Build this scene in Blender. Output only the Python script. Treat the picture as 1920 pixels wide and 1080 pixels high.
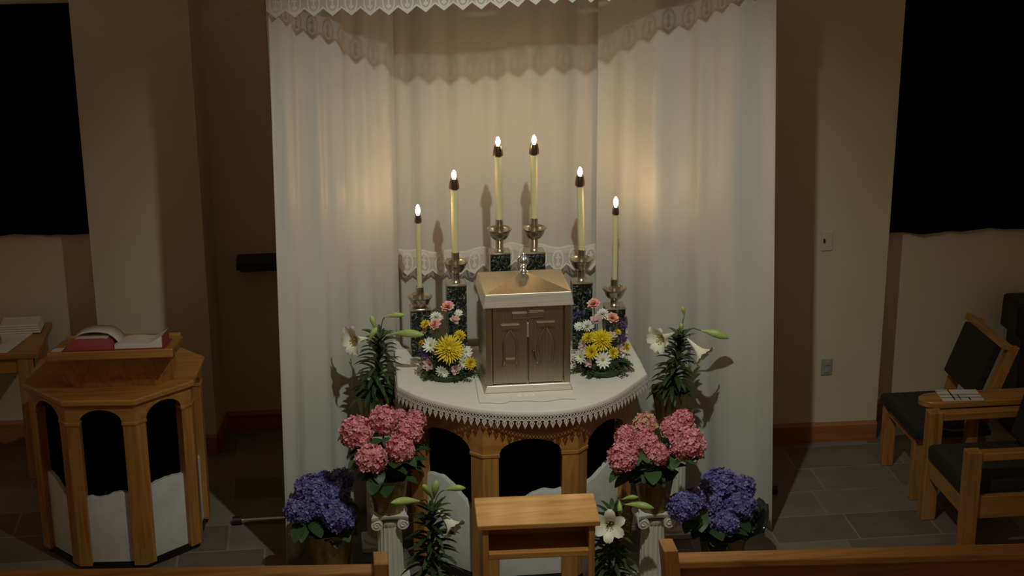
import bpy, bmesh, math, random
from mathutils import Vector, Matrix
PI = math.pi
S = bpy.context.scene
for o in list(bpy.data.objects):
    bpy.data.objects.remove(o)

# ------------------------------------------------------------------ camera
cam_d = bpy.data.cameras.new('camera')
cam = bpy.data.objects.new('camera', cam_d)
S.collection.objects.link(cam)
S.camera = cam
cam_d.sensor_fit = 'HORIZONTAL'
cam_d.sensor_width = 36.0
cam_d.lens = 36.0 * 3000.0 / 1920.0
cam_d.clip_start = 0.05
pitch, yaw, roll = math.radians(18), math.radians(6.8), math.radians(0.3)
fw = Vector((math.sin(yaw) * math.cos(pitch), math.cos(yaw) * math.cos(pitch), -math.sin(pitch)))
rt = Vector((math.cos(yaw), -math.sin(yaw), 0))
up = rt.cross(fw)
R_ = rt * math.cos(roll) - up * math.sin(roll)
U_ = rt * math.sin(roll) + up * math.cos(roll)
m = Matrix((R_, U_, -fw)).transposed().to_4x4()
m.translation = Vector((-0.97, 0, 4.0))
cam.matrix_world = m

# ------------------------------------------------------------------ light and exposure
vs = S.view_settings
S.display_settings.display_device = 'sRGB'
vs.view_transform = 'Standard'
vs.look = 'None'
vs.gamma = 1.0
vs.use_curve_mapping = False
vs.exposure = 0.0

w = bpy.data.worlds.new('dim_room')
S.world = w
w.use_nodes = True
bg = w.node_tree.nodes['Background']
bg.inputs['Color'].default_value = (1.0, 0.70, 0.44, 1)
bg.inputs['Strength'].default_value = 0.108

def spot(name, loc, target, energy, size_deg, blend, radius, col):
    d = bpy.data.lights.new(name, 'SPOT')
    d.energy = energy
    d.spot_size = math.radians(size_deg)
    d.spot_blend = blend
    d.shadow_soft_size = radius
    d.color = col
    o = bpy.data.objects.new(name, d)
    S.collection.objects.link(o)
    o.location = loc
    o.rotation_euler = (Vector(target) - Vector(loc)).to_track_quat('-Z', 'Y').to_euler()
    return o
spot('altar_spotlight', (-0.03, 5.2, 4.25), (0.05, 7.6, 1.12), 245, 77, 1.0, 0.035, (0.95, 1.0, 0.87))

# ------------------------------------------------------------------ mesh building
class MB:
    def __init__(s):
        s.v = []; s.f = []; s.mi = []; s.M = Matrix.Identity(4); s.cur = 0; s.uv = {}
    def add(s, vs, fs):
        b = len(s.v)
        s.v += [tuple(s.M @ Vector(p)) for p in vs]
        for f in fs:
            s.f.append(tuple(b + i for i in f)); s.mi.append(s.cur)
        return b
    def box(s, c, d):
        x, y, z = c; a, b, h = d[0] / 2, d[1] / 2, d[2] / 2
        s.add([(x + i * a, y + j * b, z + k * h) for k in (-1, 1) for j in (-1, 1) for i in (-1, 1)],
              [(0, 2, 3, 1), (4, 5, 7, 6), (0, 1, 5, 4), (2, 6, 7, 3), (0, 4, 6, 2), (1, 3, 7, 5)])
    def span(s, a, b):
        s.box([(p + q) / 2 for p, q in zip(a, b)], [abs(p - q) for p, q in zip(a, b)])
    def prism(s, poly, z0, z1, inset=0.0):
        n = len(poly)
        top = poly
        if inset:
            cx = sum(p[0] for p in poly) / n; cy = sum(p[1] for p in poly) / n
            top = [(cx + (p[0] - cx) * (1 - inset), cy + (p[1] - cy) * (1 - inset)) for p in poly]
        vs = [(p[0], p[1], z0) for p in poly] + [(p[0], p[1], z1) for p in top]
        ar = sum(poly[i][0] * poly[(i + 1) % n][1] - poly[(i + 1) % n][0] * poly[i][1] for i in range(n))
        fs = [tuple(range(n - 1, -1, -1)), tuple(range(n, 2 * n))] + [(i, (i + 1) % n, n + (i + 1) % n, n + i) for i in range(n)]
        if ar < 0: fs = [tuple(reversed(f)) for f in fs]
        s.add(vs, fs)
    def loft(s, rings, cap0=True, cap1=True, closed=True):
        n = len(rings[0]); vs = [p for r in rings for p in r]; fs = []
        for k in range(len(rings) - 1):
            for i in range(n if closed else n - 1):
                j = (i + 1) % n
                fs.append((k * n + i, k * n + j, (k + 1) * n + j, (k + 1) * n + i))
        if cap0: fs.append(tuple(range(n - 1, -1, -1)))
        if cap1: fs.append(tuple(range((len(rings) - 1) * n, len(rings) * n)))
        s.add(vs, fs)
    def lathe(s, prof, c=(0, 0, 0), n=28, cap0=True, cap1=True, wob=None):
        rings = []
        for k, (r, z) in enumerate(prof):
            ring = []
            for i in range(n):
                a = 2 * PI * i / n
                q = r * (1 + (wob(a, z, k) if wob else 0))
                ring.append((c[0] + q * math.cos(a), c[1] + q * math.sin(a), c[2] + z))
            rings.append(ring)
        s.loft(rings, cap0, cap1)
    def tube(s, pts, rad, n=8):
        pts = [Vector(p) for p in pts]
        if not isinstance(rad, (list, tuple)): rad = [rad] * len(pts)
        rings = []
        for i, p in enumerate(pts):
            t = (pts[min(i + 1, len(pts) - 1)] - pts[max(i - 1, 0)]).normalized()
            a = t.orthogonal().normalized() if i == 0 else (a - t * a.dot(t)).normalized()
            b = t.cross(a)
            rings.append([tuple(p + (a * math.cos(2 * PI * k / n) + b * math.sin(2 * PI * k / n)) * rad[i]) for k in range(n)])
        s.loft(rings)
    def grid(s, rows):
        n = len(rows[0]); vs = [p for r in rows for p in r]
        s.add(vs, [(k * n + i, k * n + i + 1, (k + 1) * n + i + 1, (k + 1) * n + i) for k in range(len(rows) - 1) for i in range(n - 1)])
    def leaf(s, base, d, length, width, droop=0.3, segs=6, fold=0.25, pw=0.8):
        d = Vector(d).normalized(); p = Vector(base)
        rows = []
        for i in range(segs + 1):
            t = i / segs
            hw = width / 2 * (math.sin(PI * min(max(t * 0.97 + 0.015, 0), 1)) ** pw)
            side = d.cross(Vector((0, 0, 1)))
            side = side.normalized() if side.length > 1e-4 else Vector((1, 0, 0))
            nn = side.cross(d).normalized()
            rows.append([tuple(p - side * hw + nn * hw * fold), tuple(p), tuple(p + side * hw + nn * hw * fold)])
            p = p + d * (length / segs)
            d = (d + Vector((0, 0, -droop / segs * 2))).normalized()
        s.grid(rows)
    def build(s, name, mats, parent=None, angle=40, bevel=0.0, solid=0.0, origin=None, uv=None):
        if not isinstance(mats, (list, tuple)): mats = [mats]
        me = bpy.data.meshes.new(name)
        if parent is not None: org = ORG[parent.name]
        elif origin is not None: org = Vector(origin)
        else:
            xs = [p[0] for p in s.v]; ys = [p[1] for p in s.v]
            org = Vector(((min(xs) + max(xs)) / 2, (min(ys) + max(ys)) / 2, min(p[2] for p in s.v)))
        me.from_pydata([tuple(Vector(p) - org) for p in s.v], [], s.f)
        for q in mats: me.materials.append(q)
        for p, i in zip(me.polygons, s.mi): p.material_index = i
        if uv:
            l = me.uv_layers.new(name='UVMap')
            for lp in me.loops: l.data[lp.index].uv = uv[lp.vertex_index]
        me.update()
        if angle:
            me.shade_smooth()
            me.set_sharp_from_angle(angle=math.radians(angle))
        o = bpy.data.objects.new(name, me)
        S.collection.objects.link(o)
        ORG[o.name] = org
        if parent is not None: o.parent = parent
        else: o.location = org
        if solid:
            q = o.modifiers.new('thickness', 'SOLIDIFY'); q.thickness = solid; q.offset = 0
        if bevel:
            q = o.modifiers.new('bevel', 'BEVEL'); q.width = bevel; q.segments = 2; q.limit_method = 'ANGLE'; q.angle_limit = math.radians(35)
        return o
ORG = {}
def tag(o, label, cat, group=None):
    o['label'] = label; o['category'] = cat
    if group: o['group'] = group
    return o
def thing(name, loc, label, cat, group=None):
    o = bpy.data.objects.new(name, None)
    o.empty_display_size = 0.1
    S.collection.objects.link(o)
    o.location = loc
    ORG[o.name] = Vector(loc)
    return tag(o, label, cat, group)
def struct(o):
    o['kind'] = 'structure'; return o
def place_shared(name, me, parent, loc, scale=1.0, rot=None):
    o = bpy.data.objects.new(name, me)
    S.collection.objects.link(o)
    o.parent = parent
    o.location = Vector(loc) - ORG[parent.name]
    o.scale = (scale,) * 3
    if rot is not None: o.rotation_euler = rot
    ORG[o.name] = ORG[parent.name]
    return o
def catmull(pts, n):
    P = [Vector(p) for p in pts]; out = []
    for i in range(len(P) - 1):
        a, b, c, d = P[max(i - 1, 0)], P[i], P[i + 1], P[min(i + 2, len(P) - 1)]
        for k in range(n):
            t = k / n
            out.append(0.5 * ((2 * b) + (c - a) * t + (2 * a - 5 * b + 4 * c - d) * t * t + (3 * b - a - 3 * c + d) * t ** 3))
    out.append(P[-1])
    return out
def resample(pts, n):
    L = [0]
    for a, b in zip(pts, pts[1:]): L.append(L[-1] + (b - a).length)
    out = []; j = 0
    for i in range(n + 1):
        t = L[-1] * i / n
        while j < len(L) - 2 and L[j + 1] < t: j += 1
        out.append(pts[j].lerp(pts[j + 1], (t - L[j]) / max(L[j + 1] - L[j], 1e-9)))
    return out, L[-1]

# ------------------------------------------------------------------ materials
def new_mat(name, col, rough=0.5, metal=0.0, spec=0.5):
    q = bpy.data.materials.new(name); q.use_nodes = True
    b = q.node_tree.nodes['Principled BSDF']
    b.inputs['Base Color'].default_value = (*col, 1)
    b.inputs['Roughness'].default_value = rough
    b.inputs['Metallic'].default_value = metal
    b.inputs['Specular IOR Level'].default_value = spec
    return q, q.node_tree, b
def nd(nt, kind, **kw):
    n = nt.nodes.new(kind)
    for k, v in kw.items():
        if k in n.inputs: n.inputs[k].default_value = v
        else: setattr(n, k, v)
    return n
def coords(nt, scale=(1, 1, 1), rot=(0, 0, 0), kind='Object'):
    tc = nd(nt, 'ShaderNodeTexCoord'); mp = nd(nt, 'ShaderNodeMapping')
    mp.inputs['Scale'].default_value = scale; mp.inputs['Rotation'].default_value = rot
    nt.links.new(tc.outputs[kind], mp.inputs['Vector'])
    return mp.outputs['Vector']
def ramp(nt, fac, stops, interp='LINEAR'):
    r = nd(nt, 'ShaderNodeValToRGB'); r.color_ramp.interpolation = interp
    e = r.color_ramp.elements
    while len(e) < len(stops): e.new(0.5)
    for q, (p, c) in zip(e, stops): q.position = p; q.color = (*c, 1)
    nt.links.new(fac, r.inputs['Fac']); return r.outputs['Color']
def noise_mat(name, stops, scale, rough=0.5, detail=4, bump=0.0, bscale=None, metal=0.0, spec=0.5, kind='Object', stretch=(1, 1, 1), sheen=0):
    q, nt, b = new_mat(name, stops[0][1], rough, metal, spec)
    v = coords(nt, stretch, kind=kind)
    n = nd(nt, 'ShaderNodeTexNoise', Scale=scale, Detail=detail)
    nt.links.new(v, n.inputs['Vector'])
    nt.links.new(ramp(nt, n.outputs['Fac'], stops), b.inputs['Base Color'])
    if bump:
        n2 = nd(nt, 'ShaderNodeTexNoise', Scale=bscale or scale * 4, Detail=4)
        nt.links.new(v, n2.inputs['Vector'])
        bp = nd(nt, 'ShaderNodeBump', Strength=bump, Distance=0.01)
        nt.links.new(n2.outputs['Fac'], bp.inputs['Height']); nt.links.new(bp.outputs['Normal'], b.inputs['Normal'])
    if sheen: b.inputs['Sheen Weight'].default_value = sheen
    return q
def wood(name, axis, light=(0.45, 0.205, 0.052), dark=(0.29, 0.115, 0.025), rough=0.36):
    q, nt, b = new_mat(name, light, rough, 0, 0.5)
    sc = [14, 14, 14]; sc[axis] = 1.1
    v = coords(nt, tuple(sc))
    n = nd(nt, 'ShaderNodeTexNoise', Scale=1.6, Detail=3, Distortion=1.2)
    nt.links.new(v, n.inputs['Vector'])
    sc2 = [90, 90, 90]; sc2[axis] = 3
    v2 = coords(nt, tuple(sc2))
    n2 = nd(nt, 'ShaderNodeTexNoise', Scale=1.5, Detail=3)
    nt.links.new(v2, n2.inputs['Vector'])
    mx = nd(nt, 'ShaderNodeMath', operation='MULTIPLY_ADD'); mx.inputs[1].default_value = 0.35
    nt.links.new(n2.outputs['Fac'], mx.inputs[0]); nt.links.new(n.outputs['Fac'], mx.inputs[2])
    mid = tuple((a + c) / 2 for a, c in zip(light, dark))
    nt.links.new(ramp(nt, mx.outputs[0], [(0.42, dark), (0.56, mid), (0.72, light), (0.92, tuple(c * 1.12 for c in light))]), b.inputs['Base Color'])
    return q
def island_mat(name, stops, rough=0.55, transl=0.0):
    q, nt, b = new_mat(name, stops[0][1], rough, 0, 0.3)
    g = nd(nt, 'ShaderNodeNewGeometry')
    nt.links.new(ramp(nt, g.outputs['Random Per Island'], stops), b.inputs['Base Color'])
    return q

M = {}
M['oak_x'] = wood('oak_grain_x', 0); M['oak_y'] = wood('oak_grain_y', 1); M['oak_z'] = wood('oak_grain_z', 2)
M['oak_top'] = wood('oak_kneeler_top', 0, (0.60, 0.32, 0.095), (0.40, 0.175, 0.042), 0.20)
M['trim'] = wood('dark_oak_trim', 0, (0.34, 0.12, 0.035), (0.22, 0.07, 0.02), 0.5)
M['wall'] = noise_mat('beige_paint', [(0.3, (0.56, 0.49, 0.34)), (0.7, (0.60, 0.53, 0.37))], 3, 0.8, bump=0.08, bscale=120)
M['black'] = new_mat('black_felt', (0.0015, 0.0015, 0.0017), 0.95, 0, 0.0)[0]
M['black_plastic'] = new_mat('black_plastic', (0.008, 0.008, 0.008), 0.5)[0]
M['marble'] = noise_mat('white_marble', [(0.30, (0.52, 0.52, 0.49)), (0.6, (0.62, 0.62, 0.58)), (0.75, (0.50, 0.51, 0.50))], 5, 0.45, bump=0.05)
M['linen'] = noise_mat('white_linen', [(0.3, (0.74, 0.71, 0.62)), (0.7, (0.78, 0.75, 0.66))], 14, 0.85, bump=0.05, bscale=200)
M['lace_thread'] = new_mat('white_lace_thread', (0.66, 0.63, 0.57), 0.9)[0]
M['plaster'] = noise_mat('white_plaster', [(0.3, (0.62, 0.60, 0.52)), (0.7, (0.70, 0.68, 0.60))], 9, 0.6)
M['candle'] = new_mat('ivory_wax', (0.74, 0.68, 0.40), 0.4)[0]
_b = M['candle'].node_tree.nodes['Principled BSDF']
_b.inputs['Subsurface Weight'].default_value = 0.35
_b.inputs['Subsurface Radius'].default_value = (0.02, 0.014, 0.006)
M['nickel'] = new_mat('satin_nickel', (0.57, 0.53, 0.44), 0.28, 1.0)[0]
M['cap'] = new_mat('dark_bronze_follower', (0.22, 0.16, 0.12), 0.25, 1.0)[0]
M['foil'] = noise_mat('gold_pot_foil', [(0.35, (0.22, 0.15, 0.035)), (0.65, (0.30, 0.21, 0.06))], 9, 0.42, bump=0.5, bscale=28, metal=0.75)
M['foil_clear'] = new_mat('clear_cellophane', (0.7, 0.72, 0.74), 0.12, 0.0, 0.8)[0]
M['soil'] = new_mat('dark_soil', (0.012, 0.009, 0.006), 0.95)[0]
M['leaf_dark'] = island_mat('dark_green_leaf', [(0.0, (0.018, 0.035, 0.012)), (0.5, (0.030, 0.055, 0.018)), (1.0, (0.05, 0.085, 0.028))], 0.42)
M['leaf_hydrangea'] = island_mat('hydrangea_leaf', [(0.0, (0.025, 0.055, 0.018)), (0.6, (0.045, 0.09, 0.028)), (1.0, (0.07, 0.125, 0.04))], 0.45)
M['stem'] = new_mat('green_stem', (0.07, 0.13, 0.04), 0.5)[0]
M['bud'] = noise_mat('lily_bud_green', [(0.3, (0.30, 0.42, 0.09)), (0.7, (0.44, 0.54, 0.18))], 20, 0.45)
M['lily'] = noise_mat('lily_petal', [(0.3, (0.80, 0.80, 0.58)), (0.7, (0.86, 0.86, 0.72))], 30, 0.5)
M['lily_mid'] = new_mat('lily_anther', (0.55, 0.46, 0.06), 0.6)[0]
M['pink'] = island_mat('pink_petal', [(0.0, (0.58, 0.14, 0.185)), (0.5, (0.74, 0.255, 0.295)), (1.0, (0.84, 0.45, 0.45))])
M['pink_lime'] = island_mat('young_hydrangea_petal', [(0.0, (0.50, 0.46, 0.17)), (0.35, (0.56, 0.46, 0.24)), (0.5, (0.70, 0.24, 0.26)), (1.0, (0.80, 0.36, 0.37))])
M['blue'] = island_mat('violet_petal', [(0.0, (0.080, 0.072, 0.25)), (0.5, (0.145, 0.130, 0.39)), (1.0, (0.30, 0.255, 0.52))])
M['yellow'] = island_mat('yellow_petal', [(0.0, (0.72, 0.52, 0.015)), (1.0, (0.85, 0.70, 0.05))])
M['white_petal'] = island_mat('white_petal', [(0.0, (0.72, 0.72, 0.62)), (1.0, (0.84, 0.84, 0.76))])
M['daisy_mid'] = new_mat('daisy_centre', (0.35, 0.38, 0.06), 0.8)[0]
M['carnation'] = island_mat('salmon_petal', [(0.0, (0.80, 0.33, 0.26)), (0.6, (0.86, 0.46, 0.38)), (1.0, (0.88, 0.62, 0.52))])
M['blush'] = island_mat('blush_petal', [(0.0, (0.56, 0.34, 0.32)), (1.0, (0.72, 0.52, 0.46))])
M['purple'] = island_mat('purple_statice', [(0.0, (0.05, 0.02, 0.10)), (1.0, (0.14, 0.06, 0.24))])
M['fern'] = island_mat('fern_green', [(0.0, (0.03, 0.055, 0.025)), (1.0, (0.075, 0.115, 0.055))], 0.6)
M['upholstery'] = noise_mat('dark_brown_upholstery', [(0.3, (0.020, 0.015, 0.012)), (0.7, (0.036, 0.028, 0.022))], 60, 0.95, bump=0.2, bscale=300)
M['red'] = new_mat('red_cover', (0.33, 0.035, 0.04), 0.5)[0]
M['red_edge'] = noise_mat('red_page_edges', [(0.3, (0.34, 0.05, 0.055)), (0.7, (0.42, 0.08, 0.075))], 4, 0.6, stretch=(1, 1, 80))
M['paper'] = new_mat('white_paper', (0.66, 0.63, 0.53), 0.8)[0]
M['plate_grey'] = new_mat('grey_plate', (0.30, 0.30, 0.29), 0.45)[0]
M['steel'] = new_mat('bright_steel', (0.6, 0.6, 0.6), 0.25, 1.0)[0]
M['pastel'] = new_mat('pastel_print', (0.52, 0.55, 0.47), 0.6)[0]
M['ink'] = new_mat('black_ink', (0.012, 0.011, 0.012), 0.6)[0]

def drape_mat():
    q, nt, b = new_mat('white_satin', (0.555, 0.535, 0.49), 0.42, 0, 0.35)
    v = coords(nt, (1, 1, 1))
    n = nd(nt, 'ShaderNodeTexNoise', Scale=260, Detail=2)
    nt.links.new(v, n.inputs['Vector'])
    bp = nd(nt, 'ShaderNodeBump', Strength=0.05, Distance=0.002)
    nt.links.new(n.outputs['Fac'], bp.inputs['Height']); nt.links.new(bp.outputs['Normal'], b.inputs['Normal'])
    b.inputs['Sheen Weight'].default_value = 0.15
    return q
M['drape'] = drape_mat()

def granite():
    q, nt, b = new_mat('green_black_granite', (0.02, 0.03, 0.026), 0.18)
    v = coords(nt)
    n = nd(nt, 'ShaderNodeTexNoise', Scale=38, Detail=6, Distortion=2.2)
    nt.links.new(v, n.inputs['Vector'])
    nt.links.new(ramp(nt, n.outputs['Fac'], [(0.45, (0.010, 0.012, 0.010)), (0.54, (0.030, 0.036, 0.031)), (0.61, (0.11, 0.125, 0.112)), (0.69, (0.34, 0.36, 0.33))]), b.inputs['Base Color'])
    return q
M['granite'] = granite()

def brushed(name, col, rough, axis=2):
    q, nt, b = new_mat(name, col, rough, 1.0)
    sc = [180, 180, 180]; sc[axis] = 2
    v = coords(nt, tuple(sc))
    n = nd(nt, 'ShaderNodeTexNoise', Scale=1.0, Detail=2)
    nt.links.new(v, n.inputs['Vector'])
    mr = nd(nt, 'ShaderNodeMapRange'); mr.inputs['To Min'].default_value = rough - 0.06; mr.inputs['To Max'].default_value = rough + 0.09
    nt.links.new(n.outputs['Fac'], mr.inputs['Value']); nt.links.new(mr.outputs['Result'], b.inputs['Roughness'])
    nt.links.new(ramp(nt, n.outputs['Fac'], [(0.3, tuple(c * 0.9 for c in col)), (0.7, tuple(min(1, c * 1.08) for c in col))]), b.inputs['Base Color'])
    return q
M['tab'] = brushed('brushed_champagne_metal', (0.44, 0.395, 0.30), 0.36)
M['tab_x'] = brushed('brushed_champagne_band', (0.76, 0.72, 0.60), 0.52, 0)
M['tab_roof'] = brushed('brushed_roof_metal', (0.60, 0.52, 0.38), 0.33, 1)

def lace_mat():
    q, nt, b = new_mat('net_lace', (0.74, 0.71, 0.63), 0.9)
    uvn = nd(nt, 'ShaderNodeTexCoord'); sp = nd(nt, 'ShaderNodeSeparateXYZ')
    nt.links.new(uvn.outputs['UV'], sp.inputs['Vector'])
    def mth(op, a, c=None):
        x = nd(nt, 'ShaderNodeMath', operation=op)
        for i, q_ in enumerate((a, c)):
            if q_ is None: continue
            if isinstance(q_, (int, float)): x.inputs[i].default_value = q_
            else: nt.links.new(q_, x.inputs[i])
        return x.outputs[0]
    u = mth('MULTIPLY', mth('ABSOLUTE', mth('SUBTRACT', mth('FRACT', sp.outputs['X']), 0.5)), 2.0)   # 0 middle, 1 notch
    vv = sp.outputs['Y']                                                                              # 0 top, 1 tip
    edge = mth('SUBTRACT', 1.0, mth('MULTIPLY', u, 0.28))
    border = mth('GREATER_THAN', vv, mth('SUBTRACT', edge, 0.085))
    du = mth('DIVIDE', u, 0.62); dv = mth('DIVIDE', mth('SUBTRACT', vv, 0.50), 0.36)
    r = mth('SQRT', mth('ADD', mth('MULTIPLY', du, du), mth('MULTIPLY', dv, dv)))
    ring = mth('LESS_THAN', mth('ABSOLUTE', mth('SUBTRACT', r, 1.0)), 0.13)
    stem = mth('MULTIPLY', mth('LESS_THAN', u, 0.09), mth('LESS_THAN', mth('ABSOLUTE', mth('SUBTRACT', vv, 0.5)), 0.25))
    bar = mth('MULTIPLY', mth('LESS_THAN', u, 0.30), mth('LESS_THAN', mth('ABSOLUTE', mth('SUBTRACT', vv, 0.40)), 0.03))
    cup = mth('MULTIPLY', mth('LESS_THAN', u, 0.26), mth('LESS_THAN', mth('ABSOLUTE', mth('SUBTRACT', vv, 0.66)), 0.05))
    head = mth('LESS_THAN', vv, 0.06)
    solid = border
    for x in (ring, stem, bar, cup, head): solid = mth('MAXIMUM', solid, x)
    n = nd(nt, 'ShaderNodeTexNoise', Scale=55, Detail=1)
    mp = nd(nt, 'ShaderNodeMapping'); mp.inputs['Scale'].default_value = (1, 1.6, 1)
    nt.links.new(uvn.outputs['UV'], mp.inputs['Vector']); nt.links.new(mp.outputs['Vector'], n.inputs['Vector'])
    net = mth('ADD', mth('MULTIPLY', mth('GREATER_THAN', n.outputs['Fac'], 0.52), 0.35), 0.38)
    al = mth('MAXIMUM', mth('MULTIPLY', solid, 0.92), net)
    nt.links.new(al, b.inputs['Alpha'])
    return q
M['lace'] = lace_mat()

def flame_mat():
    q = bpy.data.materials.new('candle_flame'); q.use_nodes = True
    nt = q.node_tree; nt.nodes.clear()
    e = nd(nt, 'ShaderNodeEmission'); o = nd(nt, 'ShaderNodeOutputMaterial')
    e.inputs['Color'].default_value = (1.0, 0.66, 0.34, 1); e.inputs['Strength'].default_value = 104
    nt.links.new(e.outputs[0], o.inputs['Surface'])
    return q
M['flame'] = flame_mat()

def floor_mat():
    q, nt, b = new_mat('slate_tile_floor', (0.1, 0.09, 0.08), 0.5)
    v = coords(nt)
    br = nd(nt, 'ShaderNodeTexBrick', Scale=1.0)
    br.offset = 0.37; br.squash = 1.45; br.squash_frequency = 2; br.offset_frequency = 2
    br.inputs['Brick Width'].default_value = 0.46; br.inputs['Row Height'].default_value = 0.31
    br.inputs['Mortar Size'].default_value = 0.006; br.inputs['Mortar Smooth'].default_value = 0.3
    br.inputs['Color1'].default_value = (0.13, 0.112, 0.092, 1); br.inputs['Color2'].default_value = (0.22, 0.195, 0.16, 1)
    br.inputs['Mortar'].default_value = (0.25, 0.22, 0.18, 1)
    nt.links.new(v, br.inputs['Vector'])
    n = nd(nt, 'ShaderNodeTexNoise', Scale=4, Detail=6)
    nt.links.new(v, n.inputs['Vector'])
    mx = nd(nt, 'ShaderNodeMixRGB', blend_type='MULTIPLY'); mx.inputs['Fac'].default_value = 0.7
    nt.links.new(br.outputs['Color'], mx.inputs[1])
    nt.links.new(ramp(nt, n.outputs['Fac'], [(0.3, (0.72, 0.72, 0.72)), (0.7, (1.1, 1.08, 1.04))]), mx.inputs[2])
    nt.links.new(mx.outputs[0], b.inputs['Base Color'])
    bp = nd(nt, 'ShaderNodeBump', Strength=0.25, Distance=0.004)
    nt.links.new(n.outputs['Fac'], bp.inputs['Height']); nt.links.new(bp.outputs['Normal'], b.inputs['Normal'])
    return q
M['floor'] = floor_mat()

ARR_L = [
    ('carnation', (-0.376, 7.76, 1.372), 0.032),
    ('carnation', (-0.449, 7.72, 1.293), 0.03),
    ('alstroemeria', (-0.346, 7.74, 1.302), 0.03),
    ('alstroemeria', (-0.48, 7.68, 1.094), 0.036),
    ('alstroemeria', (-0.354, 7.66, 1.069), 0.03),
    ('alstroemeria', (-0.496, 7.77, 1.24), 0.02),
    ('mum', (-0.436, 7.77, 1.316), 0.032),
    ('daisy', (-0.472, 7.7, 1.191), 0.04),
    ('daisy', (-0.293, 7.71, 1.141), 0.034),
    ('daisy', (-0.309, 7.69, 1.094), 0.036),
    ('daisy', (-0.423, 7.65, 1.065), 0.03),
    ('daisy', (-0.321, 7.77, 1.331), 0.022),
    ('daisy', (-0.408, 7.64, 1.059), 0.022),
    ('yellow_mum', (-0.493, 7.76, 1.285), 0.026),
    ('yellow_mum', (-0.32, 7.73, 1.226), 0.03),
    ('yellow_mum', (-0.272, 7.69, 1.086), 0.032),
    ('yellow_mum', (-0.516, 7.77, 1.18), 0.018),
    ('spider_mum', (-0.381, 7.67, 1.175), 0.07),
    ('statice', (-0.499, 7.71, 1.14), 0.024),
    ('statice', (-0.398, 7.68, 1.125), 0.02),
    ('statice', (-0.515, 7.77, 1.224), 0.02),
]
ARR_R = [
    ('carnation', (0.378, 7.74, 1.359), 0.032),
    ('carnation', (0.469, 7.7, 1.292), 0.032),
    ('alstroemeria', (0.388, 7.7, 1.281), 0.034),
    ('mum', (0.424, 7.73, 1.307), 0.034),
    ('mum', (0.341, 7.7, 1.257), 0.034),
    ('daisy', (0.3, 7.72, 1.247), 0.026),
    ('statice', (0.309, 7.76, 1.294), 0.026),
    ('statice', (0.528, 7.74, 1.235), 0.024),
    ('statice', (0.531, 7.72, 1.165), 0.022),
    ('yellow_mum', (0.344, 7.68, 1.2), 0.036),
    ('spider_mum', (0.408, 7.66, 1.189), 0.055),
    ('yellow_mum', (0.35, 7.63, 1.136), 0.038),
    ('yellow_mum', (0.464, 7.64, 1.124), 0.032),
    ('yellow_mum', (0.502, 7.72, 1.208), 0.02),
    ('yellow_mum', (0.545, 7.7, 1.133), 0.026),
    ('daisy', (0.3, 7.66, 1.107), 0.036),
    ('daisy', (0.406, 7.61, 1.102), 0.042),
    ('alstroemeria', (0.316, 7.68, 1.157), 0.028),
    ('alstroemeria', (0.338, 7.62, 1.087), 0.026),
    ('alstroemeria', (0.464, 7.68, 1.197), 0.03),
    ('daisy', (0.514, 7.67, 1.104), 0.02),
    ('alstroemeria', (0.5, 7.67, 1.131), 0.028),
]
PINK_L = [
    ((-0.873, 7.42, 0.844), 0.085),
    ((-0.736, 7.476, 0.88), 0.077),
    ((-0.567, 7.483, 0.876), 0.056),
    ((-0.606, 7.43, 0.837), 0.067),
    ((-0.66, 7.348, 0.777), 0.072),
    ((-0.806, 7.3, 0.749), 0.078),
    ((-0.649, 7.5, 0.894), 0.035),
]
PINK_R = [
    ((0.425, 7.12, 0.768), 0.077),
    ((0.466, 7.23, 0.827), 0.061),
    ((0.55, 7.201, 0.806), 0.066),
    ((0.6, 7.137, 0.767), 0.059),
    ((0.571, 7.297, 0.859), 0.064),
    ((0.704, 7.279, 0.842), 0.061),
    ((0.767, 7.32, 0.862), 0.058),
    ((0.765, 7.192, 0.788), 0.091),
]
BLUE_L = [
    ((-1.111, 7.597, 0.47), 0.079),
    ((-0.986, 7.571, 0.448), 0.069),
    ((-1.178, 7.476, 0.408), 0.069),
    ((-0.98, 7.45, 0.382), 0.083),
    ((-1.075, 7.515, 0.422), 0.074),
    ((-0.956, 7.65, 0.491), 0.06),
    ((-1.046, 7.647, 0.494), 0.049),
]
BLUE_R = [
    ((1.008, 7.45, 0.427), 0.094),
    ((1.113, 7.436, 0.412), 0.074),
    ((1.088, 7.344, 0.359), 0.077),
    ((0.743, 7.16, 0.46), 0.076),
    ((0.913, 7.344, 0.37), 0.074),
    ((0.985, 7.25, 0.311), 0.069),
    ((0.821, 7.24, 0.464), 0.055),
]
STICKS = [
    ('o', -0.499, 1.259, 1.371, 1.739, 0.029),
    ('m', -0.306, 1.388, 1.556, 1.914, 0.042),
    ('i', -0.07, 1.552, 1.728, 2.083, 0.042),
    ('i', 0.116, 1.548, 1.727, 2.086, 0.042),
    ('m', 0.372, 1.37, 1.543, 1.907, 0.042),
    ('o', 0.554, 1.22, 1.37, 1.743, 0.029),
]

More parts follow.
